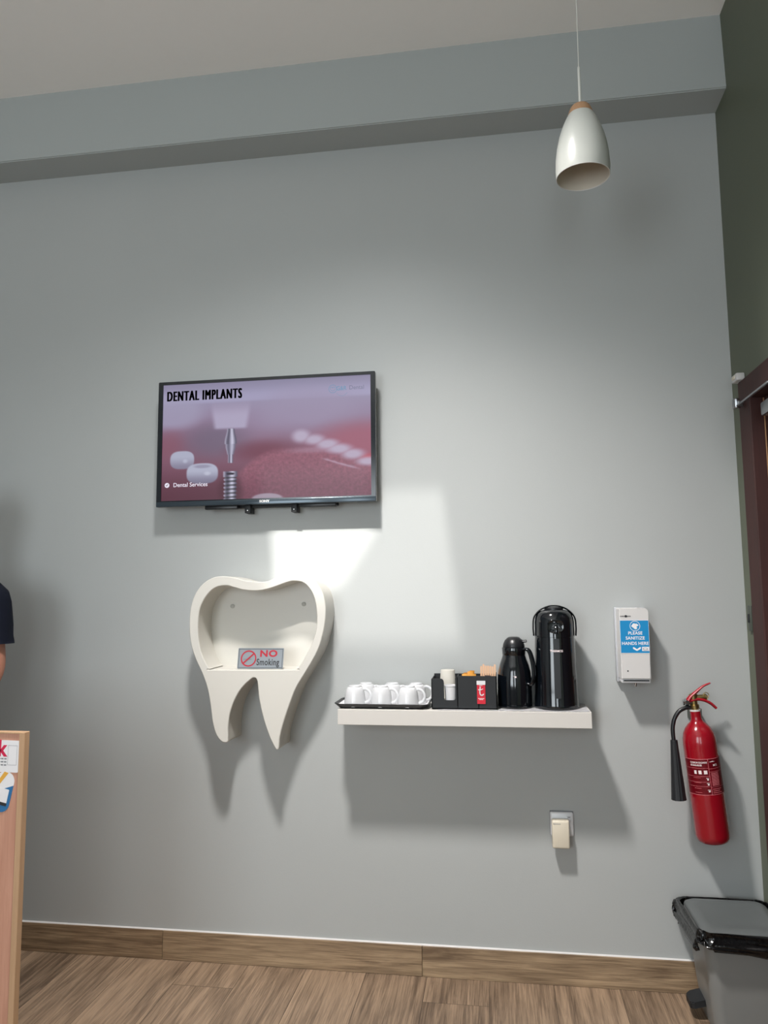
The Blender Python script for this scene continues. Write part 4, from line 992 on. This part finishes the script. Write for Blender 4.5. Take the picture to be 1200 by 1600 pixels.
for (a, b_, c, d) in ((0.046, 0.072, 0.028, 0.0286), (0.046, 0.072, -0.022, -0.0214), (0.046, 0.0466, -0.022, 0.0286), (0.0714, 0.072, -0.022, 0.0286)): plate(bm, [(a, c), (b_, c), (b_, d), (a, d)], f1b, 0, 0.0002)
for v in (-0.008, -0.016, -0.024):
    for i in range(9): plate(bm, [(-0.036 + i * .009, v), (-0.029 + i * .009, v), (-0.029 + i * .009, v + .003), (-0.036 + i * .009, v + .003)], f1b, 0, 0.0002)
part('small_print', bm, M_['greyprint'], st1, smooth=False)
st2 = thing('round_sticker', 'blue, gold and white sticker shaped like a tag below the white sticker', 'sticker', (-1.30, YD, 0.88))
f2 = skew(-1.3010, 0.881, -12, FR(YD - 0.0003))
pr2 = rrect(0.052, 0.104, 0.024, 8)
bm = B(); plate(bm, pr2, f2, 0, 0.0005); part('sheet', bm, M_['stickerwhite'], st2, smooth=False)
f2b = lambda u, v, t: f2(u, v, t + 0.0005)
bm = B(); low = [(u, v) for u, v in pr2 if v <= -0.012]; low = [(-0.026, -0.006)] + low + [(0.026, 0.022)]
plate(bm, low, f2b, 0, 0.0002); part('blue_field', bm, M_['stickerblue'], st2, smooth=False)
bm = B(); plate(bm, [(-0.026, 0.012), (-0.026, -0.006), (0.004, 0.050), (-0.008, 0.051)], f2b, 0, 0.0003); part('gold_band', bm, M_['stickergold'], st2, smooth=False)
bm = B(); plate(bm, [(u - 0.0, v - 0.012) for u, v in rrect(0.034, 0.042, 0.002, 2)], f2b, 0.0002, 0.0005); wb = part('white_window', bm, M_['stickerwhite'], st2, smooth=False)
bm = B(); plate(bm, [(u, v - 0.030) for u, v in rrect(0.036, 0.008, 0.001, 2)], f2b, 0.0005, 0.0007); part('dark_strip', bm, M_['dkprint'], st2, smooth=False)

# ------------------------------------------------------------------ person behind the desk
def skinned(name, verts, edges, root, m, parent=None, origin=None, sub=2, wrinkle=0.0):
    """verts: (x,y,z,rx,ry)"""
    bm = bmesh.new(); lay = bm.verts.layers.skin.verify()
    vs = []
    for v in verts:
        q = bm.verts.new(v[:3]); s = q[lay]; s.radius = (v[3], v[4] if len(v) > 4 else v[3]); s.use_root = False; vs.append(q)
    vs[root][lay].use_root = True
    for a, b_ in edges: bm.edges.new((vs[a], vs[b_]))
    me = bpy.data.meshes.new('sk'); bm.to_mesh(me); bm.free()
    o = bpy.data.objects.new('sk', me); link(o)
    md = o.modifiers.new('s', 'SKIN'); md.branch_smoothing = 0.6
    sb = o.modifiers.new('u', 'SUBSURF'); sb.levels = sub; sb.render_levels = sub
    dg = bpy.context.evaluated_depsgraph_get(); dg.update()
    nm = bpy.data.meshes.new_from_object(o.evaluated_get(dg))
    bpy.data.objects.remove(o); bpy.data.meshes.remove(me)
    if wrinkle:
        for v in nm.vertices:
            n_ = noise.noise(Vector((v.co.x * 9, v.co.y * 9, v.co.z * 26))); v.co += v.normal * n_ * wrinkle
    return finish(name, nm, m, parent, origin, angle=180)
PXc, PYc = -2.035, -0.36
pe = thing('person', 'person in navy short-sleeved shirt standing behind the wooden desk, arm at the left edge', 'person', (PXc, PYc, 0))
V, E = [], []
def add(x, y, z, rx, ry=None, to=None):
    V.append((PXc + x, PYc + y, z, rx, ry or rx)); 
    if to is not None: E.append((to, len(V) - 1))
    return len(V) - 1
pel = add(0, 0, 0.93, .145, .10); sp1 = add(0, 0, 1.08, .125, .09, pel); sp2 = add(0, 0, 1.25, .14, .10, sp1); che = add(0, 0, 1.38, .135, .09, sp2)
nk = add(0, 0, 1.49, .055, .055, che); nk2 = add(0, -.01, 1.56, .055, .055, nk)
hd0 = add(0, -.02, 1.62, .068, .078, nk2); hd1 = add(0, -.015, 1.69, .078, .095, hd0); hd2 = add(0, -.01, 1.755, .066, .082, hd1)
for s in (-1, 1):
    shd_ = add(s * .165, 0, 1.415, .058, .055, che)
    if s > 0:   # the arm in view, slightly bent, hand resting towards the desk
        el = add(.222, -.01, 1.13, .040, .040, shd_); fa = add(.205, -.07, 1.03, .036, .036, el); wr = add(.165, -.17, 0.92, .024, .026, fa); hn = add(.145, -.215, 0.875, .022, .036, wr)
        dirv = Vector((-.30, -.68, -.67)).normalized()
    else:
        el = add(-.215, -.01, 1.13, .041, .041, shd_); fa = add(-.20, -.08, 1.04, .036, .036, el); wr = add(-.15, -.19, .93, .024, .026, fa); hn = add(-.13, -.235, .885, .022, .036, wr)
        dirv = Vector((.30, -.68, -.67)).normalized()
    side = dirv.cross(Vector((0, 0, 1))).normalized(); dn = dirv.cross(side).normalized(); dn = -dn if dn.z > 0 else dn
    h0_ = Vector(V[hn][:3]) - Vector((PXc, PYc, 0))
    for f, (o_, ln) in enumerate(((-.027, .068), (-.009, .078), (.009, .073), (.026, .058))):
        pv = hn
        for q_, (fr_, dr) in enumerate(((.35, .0), (.65, .006), (1.0, .020))):
            p = h0_ + side * o_ * (1 + .1 * q_) + dirv * (.022 + ln * fr_) + dn * dr
            pv = add(p.x, p.y, p.z, .0095 - .001 * q_, None, pv)
    p1 = h0_ - side * .036 * s + dirv * 0.0 + dn * .008; p2 = p1 - side * .016 * s + dirv * .028 + dn * .008
    t1 = add(p1.x, p1.y, p1.z, .011, None, hn); add(p2.x, p2.y, p2.z, .009, None, t1)
    hp = add(s * .085, 0, .86, .088, .095, pel); kn = add(s * .10, -.005, .48, .058, .060, hp); an = add(s * .105, .015, .09, .038, .042, kn); ft = add(s * .11, -.05, .045, .036, .032, an); add(s * .118, -.14, .032, .036, .024, ft)
body = skinned('body', V, E, pel, M_['skin'], pe)
HX, HY = PXc, PYc - .015
bm = B()
lathe(bm, [(.001, 0), (.009, .002), (.014, .010), (.010, .022), (.006, .036), (.001, .044)], (0, 0), 12, mtx=Matrix.Translation((HX, HY - .094, 1.655)) @ Matrix.Scale(0.9, 4))
part('nose', bm, M_['skin'], body)
for s in (-1, 1):
    bm = B(); bmesh.ops.create_uvsphere(bm, u_segments=16, v_segments=10, radius=.0125, matrix=Matrix.Translation((HX + s * .031, HY - .080, 1.700))); e_ = part('eye', bm, M_['eye'], body)
    bm = B(); bmesh.ops.create_uvsphere(bm, u_segments=12, v_segments=8, radius=.0060, matrix=Matrix.Translation((HX + s * .031, HY - .0885, 1.700))); part('iris', bm, M_['iris'], e_)
    bm = B(); bmesh.ops.create_uvsphere(bm, u_segments=14, v_segments=10, radius=.030, matrix=Matrix.Translation((HX + s * .078, HY + .008, 1.682)) @ Matrix.Diagonal((.35, .6, 1, 1))); part('ear', bm, M_['skin'], body)
bm = B(); tube(bm, [(HX - .024, HY - .078, 1.628), (HX, HY - .090, 1.626), (HX + .024, HY - .078, 1.628)], lambda f: .002 + .005 * math.sin(PI * f), 10, 5); part('mouth', bm, M_['lip'], body)
bm = B(); bmesh.ops.create_uvsphere(bm, u_segments=32, v_segments=20, radius=1, matrix=Matrix.Translation((HX, HY + .018, 1.728)) @ Matrix.Diagonal((.088, .104, .085, 1)))
bmesh.ops.delete(bm, geom=[v for v in bm.verts if v.co.z < 1.66 or (v.co.z < 1.738 and v.co.y < HY - .035)], context='VERTS')
bmesh.ops.solidify(bm, geom=bm.faces[:], thickness=0.006)
for v in bm.verts: v.co += noise.noise_vector(v.co * 60) * .003
part('hair', bm, M_['hair'], pe, angle=180)
# shirt: torso and two open short sleeves, made from cross-section rings
def oval(cx_, cy_, z, rx, ry, n=36, tiltx=0, seed=0, wr_=0.004):
    o_ = []
    for i in range(n):
        a = 2 * PI * i / n; k = 1 + wr_ / max(rx, ry) * noise.noise((math.cos(a) * 2 + seed, math.sin(a) * 2, z * 18)) * 1.6
        o_.append(Vector((cx_ + rx * k * math.cos(a), cy_ + ry * k * math.sin(a), z + tiltx * math.cos(a) * rx)))
    return o_
bm = B()
rings(bm, [oval(PXc, PYc, z, rx, ry) for z, rx, ry in ((.84, .188, .130), (.90, .182, .128), (1.0, .172, .120), (1.08, .166, .116), (1.16, .170, .120), (1.24, .180, .126), (1.32, .188, .126), (1.39, .186, .116), (1.435, .160, .100), (1.465, .115, .085), (1.485, .075, .072), (1.50, .066, .068))], cap0=False, cap1=False)
for s in (-1, 1):
    rs = []
    for z, dx, rx, ry in ((1.462, .125, .034, .050), (1.452, .158, .052, .066), (1.425, .182, .062, .070), (1.385, .196, .060, .068), (1.34, .204, .058, .066), (1.29, .210, .057, .064), (1.25, .214, .057, .063), (1.232, .215, .060, .065), (1.222, .216, .060, .065)):
        rs.append(oval(PXc + s * dx, PYc - .003, z, rx, ry, 28, -0.35 * s * ss(1.3, 1.46, z), s))
    rings(bm, rs, cap0=True, cap1=False)
bmesh.ops.solidify(bm, geom=bm.faces[:], thickness=0.003)
part('shirt', bm, M_['navy'], pe, angle=180)
bm = B()
rings(bm, [oval(PXc, PYc, z, rx, ry, wr_=.002) for z, rx, ry in ((.80, .176, .122), (.90, .170, .118), (.98, .155, .108))], cap0=False, cap1=False)
for s in (-1, 1): rings(bm, [oval(PXc + s * x, PYc + y, z, r1, r2, 28, seed=s) for z, x, y, r1, r2 in ((.84, .086, 0, .094, .118), (.70, .092, 0, .090, .100), (.48, .10, -.002, .074, .078), (.28, .104, .006, .064, .068), (.07, .106, .012, .062, .068))], cap0=True, cap1=False)
bmesh.ops.solidify(bm, geom=bm.faces[:], thickness=0.003)
part('trousers', bm, M_['trousers'], pe, angle=180)
for s in (-1, 1):
    bm = B(); rings(bm, [[(PXc + s * .112 + u, PYc - .055 + v, z) for u, v in rrect(w_, l_, w_ * .48, 8)] for z, w_, l_ in ((0.0, .096, .275), (.02, .102, .285), (.03, .098, .28), (.06, .088, .26), (.085, .06, .18))])
    part('shoe', bm, M_['matblack'], pe)
